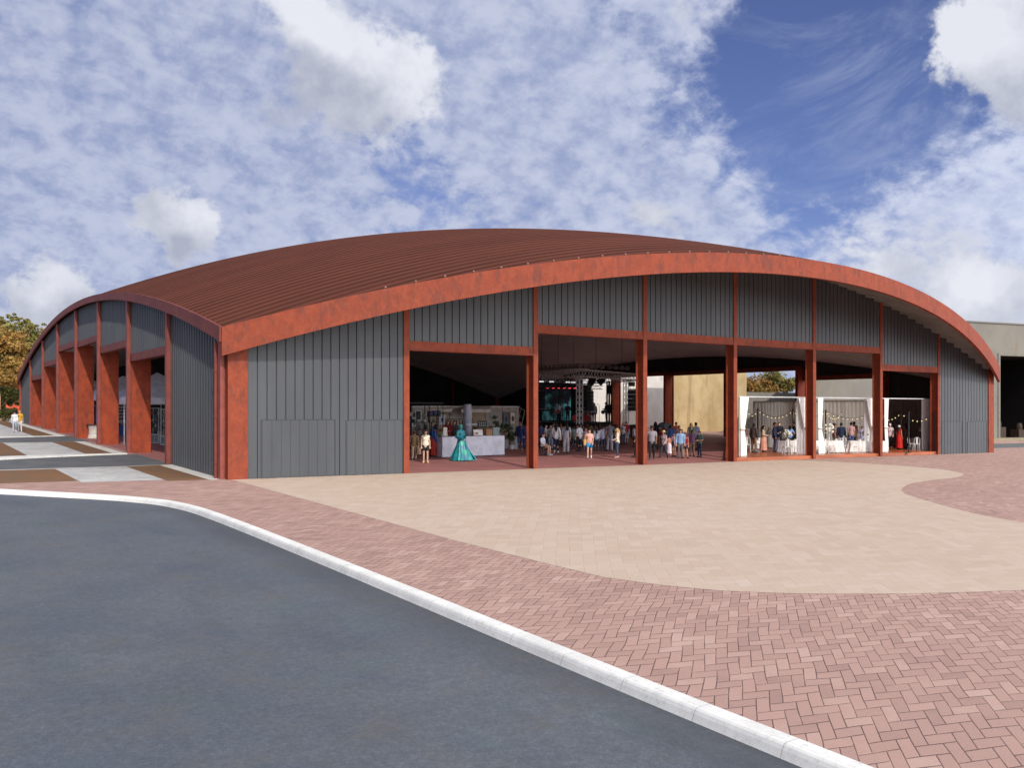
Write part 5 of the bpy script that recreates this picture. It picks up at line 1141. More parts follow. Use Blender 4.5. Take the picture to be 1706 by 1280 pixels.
marquee(262, 738, 5.2, 5.2, 2.9, 4.6, 'white marquee nearest the camera behind the side wall opening')
marquee(205, 725, 4.6, 4.6, 3., 4.5, 'white marquee over the blue table, second opening')
marquee(150, 713, 4.6, 4.6, 3., 4.4, 'grey white marquee deep inside, seen past the third pier')
def cabinet(px1, px2, fy, top, label):
    p, rz, L = frame2(px1, fy, px2, fy + .4); k = at((px1 + px2) / 2, fy)[1]; H = hpx(k, fy - top)
    t = thing('display_cabinet', label, 'cabinet', p, rz, 'glass display cabinets under the marquee'); M_ = plain('cabinet_pale', (170, 176, 174), .6)
    b = MB(); b.box(0, L, 0, .45, 0, H * .27); b.build('base', M_, t); b = MB(); b.box(.08, L * .46, -.012, -.001, .08, H * .24); b.box(L * .54, L - .08, -.012, -.001, .08, H * .24); b.build('drawer', plain('cabinet_line', (120, 124, 122)), t)
    b = MB()
    for u in (.02, L - .06): b.box(u, u + .04, 0, .04, H * .27, H); b.box(u, u + .04, .41, .45, H * .27, H)
    b.box(0, L, 0, .45, H, H + .05); b.build('frame', M_, t)
    for j in range(1, 4): z = H * (.27 + .73 * j / 4); b = MB(); b.box(.06, L - .06, .02, .43, z, z + .02); b.build('shelf', plain('shelf_glass', (110, 120, 118), .2), t)
    b = MB(); b.box(.06, L - .06, .43, .445, H * .27, H); b.build('back_panel', plain('cabinet_back', (74, 84, 84)), t)
    rng = random.Random(int(px1)); cs, sn = math.cos(rz), math.sin(rz)
    for j in range(4):
        for i in range(3):
            u = L * (.2 + .3 * i); z = H * (.27 + .73 * j / 4) + .02; b = MB(); r = rng.uniform(.05, .09); hh = rng.uniform(.12, .26)
            b.lathe([(r, 0), (r * 1.1, hh * .5), (r * .5, hh * .8), (r * .6, hh)], (0, 0, 0), 10)
            o = b.build('jar', plain('jar_%d' % ((i + j) % 3), [(140, 110, 96), (60, 70, 66), (180, 176, 160)][(i + j) % 3]), None, True, (p.x + cs * u - sn * .2, p.y + sn * u + cs * .2, p.z + z))
            tag(o, '%s jar in the %s glass cabinet, %s shelf from below, %s' % (['brown', 'dark green', 'cream'][(i + j) % 3], 'left' if px1 < 260 else 'right', ['first', 'second', 'third', 'fourth'][j], ['left', 'middle', 'right'][i]), 'jar', 'jars in the glass cabinets')
cabinet(249, 265, 739, 681, 'pale glass cabinet left, with dark drawers, under near marquee')
cabinet(266.5, 284, 742, 683, 'pale glass cabinet right, next to the side wall post')
p, rz, L = frame2(199, 726, 216, 726.5); t = thing('table', 'table under a blue cloth beneath the second marquee', 'table', p, rz); b = MB(); b.box(0, L, 0, .8, .72, .76); b.build('tabletop', plain('table_wood', (120, 100, 80)), t)
b = MB(); vs = []
for i in range(33): u = L * i / 32; vs += [(u, -.03 + .02 * math.sin(i * 1.9), .02), (u, -.015, .765)]
b.add(vs, [(2 * i, 2 * i + 2, 2 * i + 3, 2 * i + 1) for i in range(32)]); b.box(-.02, L + .02, -.02, .82, .762, .775); b.build('cloth', cmat((56, 88, 150)), t)
t = thing('rack_board', 'white slotted display board with dark rows behind blue table', 'display board', at3(204, 722), .5); b = MB(); b.box(-1., 1., 0, .06, .8, 2.7); b.build('board', plain('board_white', (176, 180, 182)), t); b = MB()
for j in range(6): b.box(-.85, .3, -.06, -.001, 1.1 + j * .26, 1.2 + j * .26); b.box(.4, .85, -.06, -.001, 1.1 + j * .26, 1.2 + j * .26)
b.build('slots', plain('board_slots', (44, 44, 50)), t)
pos, k = at(158.5, 730.5); H = hpx(k, 730 - 708); t = thing('arch_panel', 'white curved drum shaped stand in the third side opening', 'stand', pos, .2); b = MB(); b.lathe([(.5, 0), (.42, H * .3), (.4, H * .6), (.46, H * .95), (.5, H)], (0, 0, 0), 24); b.build('drum', plain('stand_white', (206, 196, 182), .6), t); b = MB(); b.lathe([(.56, 0), (.56, .05)], (0, 0, H), 24); b.build('top', M_BLK, t)
t = thing('clothes_rack', 'clothes rack of blue and white shirts above the curved stand', 'clothes rack', at3(157, 728), 1.); b = MB(); b.tube((-1, 0, 2.3), (1, 0, 2.3), .02)
for s in (-1, 1): b.tube((s, 0, 0), (s, 0, 2.3), .02); b.tube((s, -.3, .02), (s, .3, .02), .02)
b.build('frame', M_BLK, t)
for i in range(10):
    u = -.85 + i * .19; b = MB(); b.add([(u, -.24, 2.2), (u, .24, 2.2), (u + .03, .3, 1.1), (u - .02, -.3, 1.05), (u + .06, 0, 2.28)], [(0, 3, 2, 1), (0, 1, 4), (0, 4, 3), (1, 2, 4)]); b.build('garment', cmat([(70, 96, 160), (206, 210, 220), (44, 54, 96)][i % 3]), t)
t = thing('stacked_chairs', 'grey stacked display shelf glimpsed between far side piers', 'shelf', (*gpt(124.5, 80), gz(*gpt(124.5, 80))), .9); b = MB()
for s in (-.9, .9): b.box(s - .03, s + .03, -.2, .2, 0, 1.7)
b.build('frame', M_BLK, t)
for j in range(5): b = MB(); b.box(-.86, .86, -.2, .2, .2 + j * .33, .24 + j * .33); b.build('shelf', plain('shelf_grey', (150, 152, 160)), t)
t.name = 'display_shelf'
# ------------------------------------------------------------------ concert stage
KS = 78.; M_ALU = plain('aluminium_truss', (226, 226, 226), .45); M_ALUD = plain('dark_truss', (70, 70, 72), .45, metal=.4)
M_BLACK = plain('stage_black', (22, 22, 24), .7)
def truss_mb(b, p, r_, w=.3, tube=.03, seg=.45, up=None):
    p = Vector(p); r_ = Vector(r_); d = r_ - p; L = d.length; d.normalize(); up = up or (Vector((0, 0, 1)) if abs(d.z) < .9 else Vector((0, 1, 0)))
    a = d.cross(up).normalized() * w / 2; e = a.cross(d).normalized() * w / 2
    cs = [a + e, a - e, -a - e, -a + e]
    for c in cs: b.tube(p + c, r_ + c, tube, n=5)
    n = max(2, round(L / seg))
    for i in range(n):
        u0 = p + d * L * i / n; u1 = p + d * L * (i + 1) / n
        for k in range(4):
            c0, c1 = cs[k], cs[(k + 1) % 4]
            if i % 2: c0, c1 = c1, c0
            b.tube(u0 + c0, u1 + c1, tube * .6, n=4, cap=False)
def level(v, z): return Vector((v.x, v.y, z))
g0 = lambda px, k, : (lambda v: Vector((v[0], v[1], gz(*v))))(gpt(px, k))
ZT_ = 2.72 + (682 - 623) * 72 / FOC      # truss height
NEAR = g0(962, 70); RIGHT = g0(1062, 80); LEFT = g0(884, 80); BACK = g0(972, 92)
STG = thing('concert_stage', 'black concert stage with silver truss roof frame and dark towers', 'stage', g0(965, 84))
def part(b, name, m_):
    for i, v in enumerate(b.v): b.v[i] = (v[0] - STG.location.x, v[1] - STG.location.y, v[2] - STG.location.z)
    return b.build(name, m_, STG)
sz = STG.location.z + 1.25
c1, c2, c3, c4 = g0(893, 82), g0(968, 79), g0(1022, 83), g0(960, 94)
b = MB(); pl = [c1, c2, c3, c4]; b.add([level(v, gz(v.x, v.y) - .05) for v in pl] + [level(v, sz) for v in pl], [(0, 1, 2, 3), (4, 5, 6, 7), (0, 1, 5, 4), (1, 2, 6, 5), (2, 3, 7, 6), (3, 0, 4, 7)]); part(b, 'platform', M_BLACK)
for a, e in ((NEAR, RIGHT), (NEAR, LEFT), (LEFT, BACK), (RIGHT, BACK)):
    b = MB(); truss_mb(b, level(a, ZT_), level(e, ZT_), .55, .035, .55); part(b, 'truss_beam', M_ALU)
a, e = g0(905, 76), g0(1003, 78)
b = MB(); truss_mb(b, level(a, ZT_ - .95), level(e, ZT_ - .95), .3, .025, .4); part(b, 'lighting_bar', M_ALUD)
for px, k, w, m_, y0 in ((965.5, 71, .36, M_ALU, 0), (1043, 79.5, .34, M_ALU, 0), (1015, 84, .3, M_BLACK, 0), (922, 84, .34, M_ALUD, 0), (934, 86, .3, M_ALUD, 0)):
    v = g0(px, k); b = MB(); truss_mb(b, v, level(v, ZT_ - .2), w, .03 if m_ is not M_BLACK else .075, .5 if m_ is not M_BLACK else 1.6); part(b, 'truss_leg', m_)
b = MB(); q0, q1 = g0(899, 90), g0(985, 90); b.add([level(q0, sz), level(q1, sz), level(q1, ZT_ - .4), level(q0, ZT_ - .4)], [(0, 1, 2, 3)]); d = (q1 - q0).normalized(); nn = Vector((-d.y, d.x, 0)) * .1
b.add([level(q0, sz) + nn, level(q1, sz) + nn, level(q1, ZT_ - .4) + nn, level(q0, ZT_ - .4) + nn], [(0, 1, 2, 3)]); part(b, 'backdrop', M_BLACK)
# row of round pendant lamps above the truss
M_LAMP = plain('lamp_dome', (116, 114, 110), .4); M_LENS = plain('lamp_lens', (176, 172, 164), .3)
def wordn(i): return ['first', 'second', 'third', 'fourth', 'fifth', 'sixth', 'seventh', 'eighth', 'ninth', 'tenth', 'eleventh', 'twelfth', 'thirteenth', 'fourteenth', 'fifteenth', 'sixteenth', 'seventeenth', 'eighteenth', 'nineteenth', 'twentieth'][i]
TOP = 0
lampx = [(902, 616.5), (909, 616), (916, 616), (923, 615.5), (930, 615), (936.5, 614.6), (943, 614.4), (949.5, 614), (956, 613.8), (962, 613.7), (972.5, 613.6), (982.5, 613.4), (993, 613.3), (1003, 613.4), (1016, 613.8), (1026, 614.1), (1036, 614.6), (1045, 615.2)]
bar = MB()
for i, (px, y) in enumerate(lampx):
    u = i / 17; k = 80 - 8 * math.exp(-((px - 965) / 55) ** 2); v = at_depth(px, y, k); b = MB(); b.lathe([(.02, .3), (.1, .26), (.24, .1), (.25, 0), (.2, -.02)], (0, 0, 0), 14); c = MB(); c.ball((0, -.0, .02), (.2, .2, .1), 10, 6); r = MB(); r.tube((0, 0, .28), (0, 0, .34), .012, n=5)
    limb_thing('pendant_lamp', 'grey round pendant lamp over stage truss, %s from the left end' % wordn(i), 'lamp', v, [('shade', b, M_LAMP), ('lens', c, M_LENS), ('stem', r, M_BLACK)], 0, 'round lamps above the stage truss')
b = MB(); pts = []
for i, (px, y) in enumerate(lampx): k = 80 - 8 * math.exp(-((px - 965) / 55) ** 2); v = at_depth(px, y, k); pts.append((v.x, v.y, v.z + .34))
b.sweep(pts, [.022] * len(pts), 6); tag(b.build('lamp_rail', M_BLACK), 'black curved rail carrying the round pendant lamps', 'rail')
b = MB()
for i in range(0, len(pts), 4): b.tube(pts[i], (pts[i][0], pts[i][1], zlin(pts[i][0], pts[i][1])), .015, n=4)
o = [x for x in COL.objects if x.name == 'lamp_rail'][0]; b.build('hanger', M_BLACK, o)
# red stage lamps and white strip lights under the lighting bar
M_RED = mat('red_lamp_glow', (.6, .02, .03), .4, emit=(1., .06, .08), estr=2.2); M_STRIP = mat('strip_glow', (.8, .8, .8), .4, emit=(1, 1, 1), estr=.8)
for i, px in enumerate([912, 921, 930, 939.5, 948.5, 957, 966]):
    v = at_depth(px, 644.5, 77.); b = MB(); b.lathe([(.1, .22), (.15, .1), (.17, -.12)], (0, 0, 0), 12); c = MB(); c.ball((0, -.04, -.1), (.13, .13, .08), 10, 6); y_ = MB(); y_.sweep([(-.2, 0, .05), (-.2, 0, .4), (.2, 0, .4), (.2, 0, .05)], [.015] * 4, 5)
    limb_thing('stage_lamp', 'stage lamp glowing red under the bar, %s from left' % wordn(i), 'stage lamp', v, [('can', b, M_BLACK), ('lens', c, M_RED), ('yoke', y_, M_BLACK)], 0, 'red lamps over the stage')
for i, (px, y) in enumerate([(902, 636), (919, 636.3), (946, 637), (955, 637.3), (972, 637.5), (980, 637.8)]):
    v = at_depth(px, y, 77.6); b = MB(); b.box(-.22, .22, -.05, .05, -.06, .06); c = MB(); c.box(-.2, .2, -.055, -.051, -.05, .05); limb_thing('strip_light', 'short white strip light along the bar, %s from left' % wordn(i), 'light', v, [('housing', b, M_ALUD), ('tube', c, M_STRIP)], math.atan2(-SA, CA), 'white strip lights over the stage')
for px, lab, tl in ((987, 'black spotlight left of the dark tower, pointing down left', .6), (1002, 'black spotlight close to dark tower, pointing down left', .75)):
    v = at_depth(px, 634, 76); b = MB(); M_ = Matrix.Rotation(tl, 3, 'Y') @ Matrix.Rotation(.25, 3, 'X'); b.lathe([(.3, -.34), (.3, .1), (.22, .3), (.1, .38)], (0, 0, 0), 14, M=M_); c = MB(); c.lathe([(.26, -.352), (.26, -.342)], (0, 0, 0), 14, M=M_); y_ = MB(); y_.sweep([(-.34, 0, 0), (-.34, 0, .45), (.34, 0, .45), (.34, 0, 0)], [.025] * 4, 6); y_.tube((0, 0, .45), (0, 0, .75), .03)
    limb_thing('spotlight', lab, 'spotlight', v, [('body', b, M_BLACK), ('lens', c, M_LENS), ('yoke', y_, M_BLACK)], math.atan2(-SA, CA), 'spotlights hung from the right truss')
# line array speakers
M_GRILL = plain('speaker_black', (16, 16, 18), .6)
def array(pxl, pxr, yt, yb, k, label, n=7, hl=False):
    v = at_depth((pxl + pxr) / 2, (yt + yb) / 2, k); w = hpx(k, pxr - pxl); H = hpx(k, yb - yt); t = thing('line_array', label, 'speaker', v, math.atan2(-SA, CA), 'hanging speaker arrays')
    for i in range(n):
        z1 = H / 2 - H * i / n; z0 = z1 - H / n + .006; y_ = .0 if i < n - 2 else -.03 * (i - n + 3)
        b = MB(); b.add([(-w / 2, -.35 + y_, z0), (w / 2, -.35 + y_, z0), (w / 2 * .9, .35, z0 + .03), (-w / 2 * .9, .35, z0 + .03), (-w / 2, -.35 + y_, z1), (w / 2, -.35 + y_, z1), (w / 2 * .9, .35, z1 - .02), (-w / 2 * .9, .35, z1 - .02)], [(0, 3, 2, 1), (4, 5, 6, 7), (0, 1, 5, 4), (1, 2, 6, 5), (2, 3, 7, 6), (3, 0, 4, 7)])
        c = b.build('cabinet', M_GRILL, t)
        if hl: g = MB(); g.box(-w / 2 - .03, -w * .05, -.37 + y_, -.351 + y_, z0 - .035, z0 + .01); g.build('edge_trim', M_ALU, c)
    b = MB(); b.box(-w * .42, w * .42, -.2, .2, H / 2 + .02, H / 2 + .12); b.tube((-w * .2, 0, H / 2 + .12), (-w * .2, 0, H / 2 + 1.), .012, n=5); b.tube((w * .2, 0, H / 2 + .12), (w * .2, 0, H / 2 + 1.), .012, n=5); b.box(-w * .4, w * .3, -.15, .15, H / 2 + .35, H / 2 + .75); b.build('rigging', M_ALUD, t)
array(960, 972.5, 649, 686, 75, 'black hanging speaker array against the dark stage', 7)
array(977, 988.5, 652, 686, 77, 'flat sided black speaker array right of the dark one', 6)
array(1045.5, 1060.5, 650.5, 685, 79, 'black speaker array with silver edges near the third column', 5, True)
array(888, 908, 652, 686, 84, 'black speaker array beside teal screen, half behind the second column', 6)
# glowing screen with drifting teal smoke
def scr(nt, b):
    p = objc(nt); n = nt.noise(p, .55, 6, .65, dist=1.2); n2 = nt.noise(p, 1.7, 6, .7, dist=.6)
    sx = nt.node('ShaderNodeSeparateXYZ'); nt.l.new(p, sx.inputs[0])
    m_ = nt.m('MULTIPLY', nt.ramp(nt.m('ADD', nt.m('MULTIPLY', n, .7), nt.m('MULTIPLY', n2, .3)), .42, .66), nt.ramp(sx.outputs[2], 3.2, 1.9))
    c = nt.mix(m_, S(6, 12, 22), S(96, 170, 176)); c = nt.mix(nt.ramp(n2, .6, .8, 0, .5), c, S(50, 90, 140))
    nt.put(b.inputs['Base Color'], (0., 0., 0.)); nt.put(b.inputs['Emission Color'], c); b.inputs['Emission Strength'].default_value = .4
q0, q1 = g0(903, 88), g0(951, 88); d = q1 - q0; t = thing('led_screen', 'led screen glowing with teal smoke behind the singer', 'screen', level(q0, sz), math.atan2(d.y, d.x)); L = Vector((d.x, d.y)).length
b = MB(); b.box(0, L, -.02, 0, .1, 4.1); b.build('display', mat('screen_smoke', (0, 0, 0), .4, build=scr), t); b = MB(); b.box(-.06, L + .06, .001, .14, 0, 4.2); b.build('casing', M_BLACK, t)
# musicians and instruments on the stage
def onstage(px, k): v = gpt(px, k); return Vector((v[0], v[1], sz))
MU = 'musicians on the stage'
pp(0, 0, 0, 'c', 'guitarist in white shirt in front of teal screen', ('shirt', (186, 186, 194)), ('trousers', DK), ('short', 'black'), 'm', pose='guitar', group=MU, ht=1.78, loc=onstage(931, 83))
pp(0, 0, 0, 'c', 'keyboard player in dark blue with raised forearms', ('shirt', (40, 56, 92)), ('trousers', DK), ('short', 'grey'), 'm', pose='bent', group=MU, ht=1.75, loc=onstage(946, 84.5))
pp(0, 0, 0, 'c', 'drummer in white tee seated behind the red drum kit', ('tee', (186, 184, 186)), ('trousers', DK), ('cap', 'black') if 0 else ('short', 'black'), 'm', pose='drum', group=MU, ht=1.8, loc=onstage(979, 86))
pp(0, 0, 0, 'c', 'singer in pale top and dark jeans on the stage', ('shirt', (176, 178, 184)), ('trousers', (46, 54, 78)), ('bob', 'brown'), 'p', 'f', 'phone', group=MU, ht=1.78, loc=onstage(990, 82))
pp(0, 0, 0, 'l', 'bass player in black jacket over white shirt by dark tower', ('jacket', (24, 24, 28)), ('trousers', (22, 22, 26)), ('short', 'black'), 'm', pose='guitar', group=MU, ht=1.86, loc=onstage(1010, 81.5))
def guitar(px, k, col, label, z=1.02):
    v = gpt(px, k); t = thing('guitar', label, 'guitar', (v[0], v[1], sz + z), math.atan2(CAM[1] - v[1], CAM[0] - v[0]) + PI / 2, 'guitars on stage'); t.rotation_euler.y = -.35
    b = MB()
    for x_, r in ((-.2, .19), (.02, .14)): b.lathe([(r, -.04), (r, .04)], (x_, 0, 0), 16, M=Matrix.Rotation(PI / 2, 3, 'X'))
    b.build('body', plain('guitar_%d' % col[0], col, .3), t); b = MB(); b.box(.14, .72, -.03, .02, -.025, .025); b.box(.72, .9, -.03, .02, -.045, .045); b.build('neck', plain('guitar_neck', (70, 46, 32)), t)
guitar(930.6, 82.7, (150, 60, 40), 'brown electric guitar of the white shirted guitarist'); guitar(1008.2, 81.2, (30, 30, 32), 'black bass guitar by the dark tower')
M_REDD = plain('red_drum', (186, 24, 32), .3); M_CYM = plain('cymbal', (150, 120, 60), .3, metal=.7)
def drum(px, k, r, d_, z, M_, label, hor=False, nm='drum'):
    v = gpt(px, k); t = thing(nm, label, 'drum', (v[0], v[1], sz), math.atan2(CAM[1] - v[1], CAM[0] - v[0]) + PI / 2, 'drum kit')
    R_ = Matrix.Rotation(PI / 2, 3, 'X') if hor else Matrix.Identity(3)
    b = MB(); b.lathe([(r, -d_ / 2), (r, d_ / 2)], (0, 0, z), 20, M=R_); b.build('shell', M_, t); b = MB(); b.lathe([(r * .94, -d_ / 2 - .015), (r * .94, d_ / 2 + .015)], (0, 0, z), 20, M=R_); b.build('skin', plain('drum_skin', (196, 60, 60) if hor else (210, 206, 200)), t)
    b = MB()
    for a in (.3, 2.4, 4.5): b.tube((r * .7 * math.cos(a), r * .7 * math.sin(a), 0), (r * .5 * math.cos(a), r * .5 * math.sin(a), max(.05, z - d_ * .4)), .012, n=5)
    b.build('legs', M_ALU, t)
drum(977, 83.6, .33, .4, .36, M_REDD, 'red bass drum facing the crowd', True); drum(970.5, 84.2, .2, .3, .72, M_REDD, 'red floor tom left of the bass drum'); drum(984, 84, .18, .26, .78, M_REDD, 'red snare drum right of the bass drum')
drum(958, 80.2, .3, .5, .42, M_REDD, 'large bright red drum at the front stage edge', True)
for px, k, z, lab in ((972, 84.8, 1.3, 'left cymbal of the red drum kit'), (985.5, 84.8, 1.4, 'right cymbal of the red drum kit')):
    v = gpt(px, k); c = MB(); c.lathe([(.28, 0), (.1, .03), (.03, .06)], (0, 0, z), 18); s = MB(); s.tube((0, 0, 0), (0, 0, z + .05), .012); s.tube((-.2, 0, .0), (0, 0, .3), .01); s.tube((.2, 0, 0), (0, 0, .3), .01)
    limb_thing('cymbal', lab, 'cymbal', (v[0], v[1], sz), [('disc', c, M_CYM), ('stand', s, M_BLACK)], 0, 'drum kit')
v = gpt(998.5, 80.5); s = MB(); s.tube((0, 0, .02), (0, 0, 1.55), .014); s.lathe([(.16, 0), (.16, .02), (.02, .05)], (0, 0, 0), 12); s.tube((0, 0, 1.55), (-.22, -.05, 1.66), .01); c = MB(); c.ball((-.25, -.06, 1.67), (.05, .04, .04), 8, 6)
limb_thing('microphone_stand', 'thin black microphone stand between singer and bass player', 'mic stand', (v[0], v[1], sz), [('stand', s, M_BLACK), ('microphone', c, M_ALUD)])
v = gpt(911, 80.5); s = MB(); s.tube((0, 0, 0), (-.5, 0, 1.25), .02); s.tube((-.5, 0, 0), (0, 0, 1.1), .02); c = MB(); c.box(-.95, .35, -.18, .18, 1.1, 1.2); kx = MB(); kx.box(-.9, .3, -.17, -.02, 1.201, 1.215)
limb_thing('keyboard', 'keyboard on crossed stand at left of stage', 'keyboard', (v[0], v[1], sz), [('stand', s, M_ALUD), ('case', c, M_BLACK), ('keys', kx, plain('piano_keys', (206, 206, 206)))], math.atan2(-SA, CA))
for px, k, lab in ((1051, 82, 'black amplifier case with green top beside the red tee'), (1020, 80, 'black monitor speaker at right stage corner')):
    v = gpt(px, k); b = MB(); b.box(-.45, .45, -.35, .35, 0, 1.15); g = MB(); g.box(-.4, .4, -.37, -.351, .08, 1.0); limb_thing('amplifier', lab, 'amplifier', (v[0], v[1], gz(*v)), [('case', b, M_BLACK), ('grille', g, plain('grille', (34, 44, 40)))], math.atan2(-SA, CA), 'amplifiers by the stage')
# ------------------------------------------------------------------ wedding bay: timber deck, drapes, tables, festoon lights
M_DECK = mat('oiled_timber', S(176, 96, 52), .35, build=vary(S(182, 100, 54), S(146, 74, 40), 1.5, stretch=(.25, 3., 1.), fine=(12., .12)), spec=.5)
D0, D1, DT = 28.95, 49.7, 21.8
b = MB()
def sxx(px, y): X = (px - PX0) / FOC; dx, dy = X * CA + SA, -X * SA + CA; return CAM[0] + dx * (y - CAM[1]) / dy
def deckz(x, y): return gz(x, y) + .2
X1 = 56.2
b.add([(D0, .08, deckz(D0, .08)), (D1, .08, deckz(D1, .08)), (D1, .6, deckz(D1, .6)), (X1, .6, deckz(X1, .6)), (X1, DT, deckz(X1, DT)), (52.5, DT, deckz(52.5, DT)), (D0, .9, deckz(D0, .9))], [(0, 1, 2, 3, 4, 5, 6)])
b.quad((D0, .08, gz(D0, 0) - .02), (D1, .08, gz(D1, 0) - .02), (D1, .08, deckz(D1, .08)), (D0, .08, deckz(D0, .08)))
b.quad((D0, .9, gz(D0, 0) - .02), (52.5, DT, gz(52.5, DT) - .02), (52.5, DT, deckz(52.5, DT)), (D0, .9, deckz(D0, .9))); b.quad((D0, .08, gz(D0, 0) - .02), (D0, .9, gz(D0, 0) - .02), (D0, .9, deckz(D0, .9)), (D0, .08, deckz(D0, .08)))
tag(b.build('timber_deck', M_DECK), 'low oiled timber deck with orange front edge in the wedding bays', 'deck')
ZR = 2.7225 + (682 - 662.5) * 54 / FOC
PAV = thing('drape_frame', 'white pole frame holding the drapes over the deck', 'frame', (D0, 1.0, 0)); M_WP = plain('white_pole', (206, 206, 204), .5)
def pavpart(n, p, r_, w):
    b = MB(); b.box(min(p[0], r_[0]) - w / 2 - D0, max(p[0], r_[0]) + w / 2 - D0, min(p[1], r_[1]) - w / 2 - 1., max(p[1], r_[1]) + w / 2 - 1., p[2], r_[2]); return b.build(n, M_WP, PAV)
RX0 = sxx(1231.5, 1.08); pavpart('top_rail', (RX0, 1.08, ZR), (X1, 1.08, ZR + .06), .05); pavpart('top_rail', (X1, 1.2, ZR - .02), (X1, DT, ZR + .05), .07)
for x, y in ((RX0, 1.08), (X1, 1.1), (X1, DT), (X1, 12.)): pavpart('pole', (x, y, deckz(x, y) - .01), (x, y, ZR - .03), .05)
M_DRAPE = mat('white_drape', S(238, 234, 226), .85, build=None)
M_DRAPE.node_tree.nodes['Principled BSDF'].inputs['Sheen Weight'].default_value = .2
def translucent(name, col, f):
    M = bpy.data.materials.new(name); M.use_nodes = True; nt = NT(M.node_tree); bs = nt.n['Principled BSDF']; bs.inputs['Base Color'].default_value = (*col, 1); bs.inputs['Roughness'].default_value = .9
    tr = nt.node('ShaderNodeBsdfTranslucent'); tr.inputs['Color'].default_value = (*col, 1); mx = nt.node('ShaderNodeMixShader'); mx.inputs[0].default_value = f
    nt.l.new(bs.outputs[0], mx.inputs[1]); nt.l.new(tr.outputs[0], mx.inputs[2]); nt.l.new(mx.outputs[0], nt.n['Material Output'].inputs[0]); return M
M_SHEER = translucent('sheer_white', S(236, 232, 226), .15); M_BACKD = translucent('grey_beige_drape', S(206, 196, 180), .75)
def pleated(fx0, fx1, y, z0, z1, n, amp, M_, name, label, group, axis=0, rows=14):
    b = MB(); vs = []
    for j in range(rows + 1):
        v = j / rows; z = z0 + (z1 - z0) * v; a, e = fx0(v), fx1(v)
        for i in range(n + 1):
            u = i / n; x = a + (e - a) * u; o = amp * math.sin(i * PI * .5 + .4 * math.sin(3 * v)) * (.6 + .4 * math.sin(i * 1.3))
            vs.append((x, y + o, z) if axis == 0 else (y + o, x, z))
    m = n + 1; b.add(vs, [(j * m + i, j * m + i + 1, (j + 1) * m + i + 1, (j + 1) * m + i) for j in range(rows) for i in range(n)])
    return tag(b.build(name, M_, None, True), label, 'curtain', group)
CG = 'white curtains in the wedding bays'
def tied(side, px_top0, px_top1, px_tie, px_bot0, px_bot1, label, tie=.46):
    """curtain tied back at the height v=tie; columns given as photo x at the frame depth"""
    def sx(px): X = (px - PX0) / FOC; dx, dy = X * CA + SA, -X * SA + CA; return CAM[0] + dx * (1.05 - CAM[1]) / dy
    T0_, T1_, B0, B1 = sx(px_top0), sx(px_top1), sx(px_bot0), sx(px_bot1); tx = sx(px_tie); z0 = deckz(T0_, 1) + .02
    def edge(top, tiex, bot):
        def f(v):
            if v > tie: w = (v - tie) / (1 - tie); return tiex + (top - tiex) * (w ** .75)
            w = 1 - v / tie; return tiex + (bot - tiex) * min(1, w * 1.6)
        return f
    out, inn = (0, 1) if side == 'l' else (1, 0)
    wt = .16
    l = edge(T0_, tx - wt, B0); r_ = edge(T1_, tx + wt, B1)
    pleated(l, r_, 1.0, z0, ZR, 22, .032, M_DRAPE, 'curtain', label, CG, rows=26)
    b = MB(); b.lathe([(wt + .05, -.05), (wt + .05, .05)], (0, 0, 0), 12, M=Matrix.Diagonal((1, .55, 1))); tag(b.build('tie_band', plain('tie_white', (220, 214, 206)), None, True, (tx, 1.0, z0 + (ZR - z0) * tie)), 'pale tie band round the %s' % label.replace('white tied curtain', 'tied curtain'), 'tie band', 'bands tying the curtains')
tied('l', 1232, 1246.5, 1236, 1233, 1243, 'white tied curtain beside the fourth column')
tied('r', 1329.5, 1343.5, 1343, 1340, 1345.5, 'white tied curtain left of the fifth column')
tied('l', 1362, 1370.5, 1365, 1363, 1373, 'white tied curtain right of the fifth column')
tied('r', 1442.5, 1455, 1454.5, 1451.5, 1456.5, 'white tied curtain left of the sixth column')
tied('l', 1472.5, 1479.5, 1475, 1474, 1479, 'white tied curtain right of the sixth column')
tied('r', 1542, 1552.5, 1552, 1550, 1554, 'white tied curtain at the right end of the deck')
for a, e, lab in ((1327.5, 1341, 'straight sheer curtain behind the drape left of fifth column'), (1440, 1452, 'straight sheer curtain behind the drape left of sixth column'), (1535.5, 1551, 'straight sheer curtain behind the drape at right deck end')):
    x0, x1 = sxx(a, 1.25), sxx(e, 1.25); pleated(lambda v: x0, lambda v: x1, 1.25, deckz(x0, 1.25) + .02, ZR, 22, .04, M_SHEER, 'curtain', lab, CG)
pleated(lambda v: 1.35, lambda v: DT - .1, X1 - .12, deckz(X1, 12) - .15, ZR - .03, 220, .1, M_BACKD, 'drape_wall', 'long grey beige pleated drape along the right side of deck', None, 1, 4)
# black posts and festoon strings
M_BULB = mat('bulb_glow', (1, .85, .5), .4, emit=(1., .78, .36), estr=1.5)
POSTS = []
for px, k, lab in ((1262, 66, 'thin black post behind the brown blazer guest'), (1321, 66, 'thin black post at right of the first wedding bay'), (1375.5, 66, 'thin black post by white flowers in middle wedding bay'), (1501, 65, 'thin black post behind the red dress'), (1513.8, 60.5, 'thin black post standing at the deck front, last bay'), (1456, 68, 'thin black post hidden by sixth column drape'), (1556, 63, 'thin black post near the end drape')):
    v = gpt(px, k); b = MB(); b.tube((0, 0, .02), (0, 0, 2.78), .045, n=8); c = MB(); c.lathe([(.2, 0), (.2, .02), (.06, .04)], (0, 0, 0), 14); tp = limb_thing('post', lab, 'post', (v[0], v[1], deckz(*v)), [('pole', b, M_BLK), ('foot', c, M_BLK)], 0, 'black festoon posts'); POSTS.append(Vector((v[0], v[1], deckz(*v) + 2.72)))
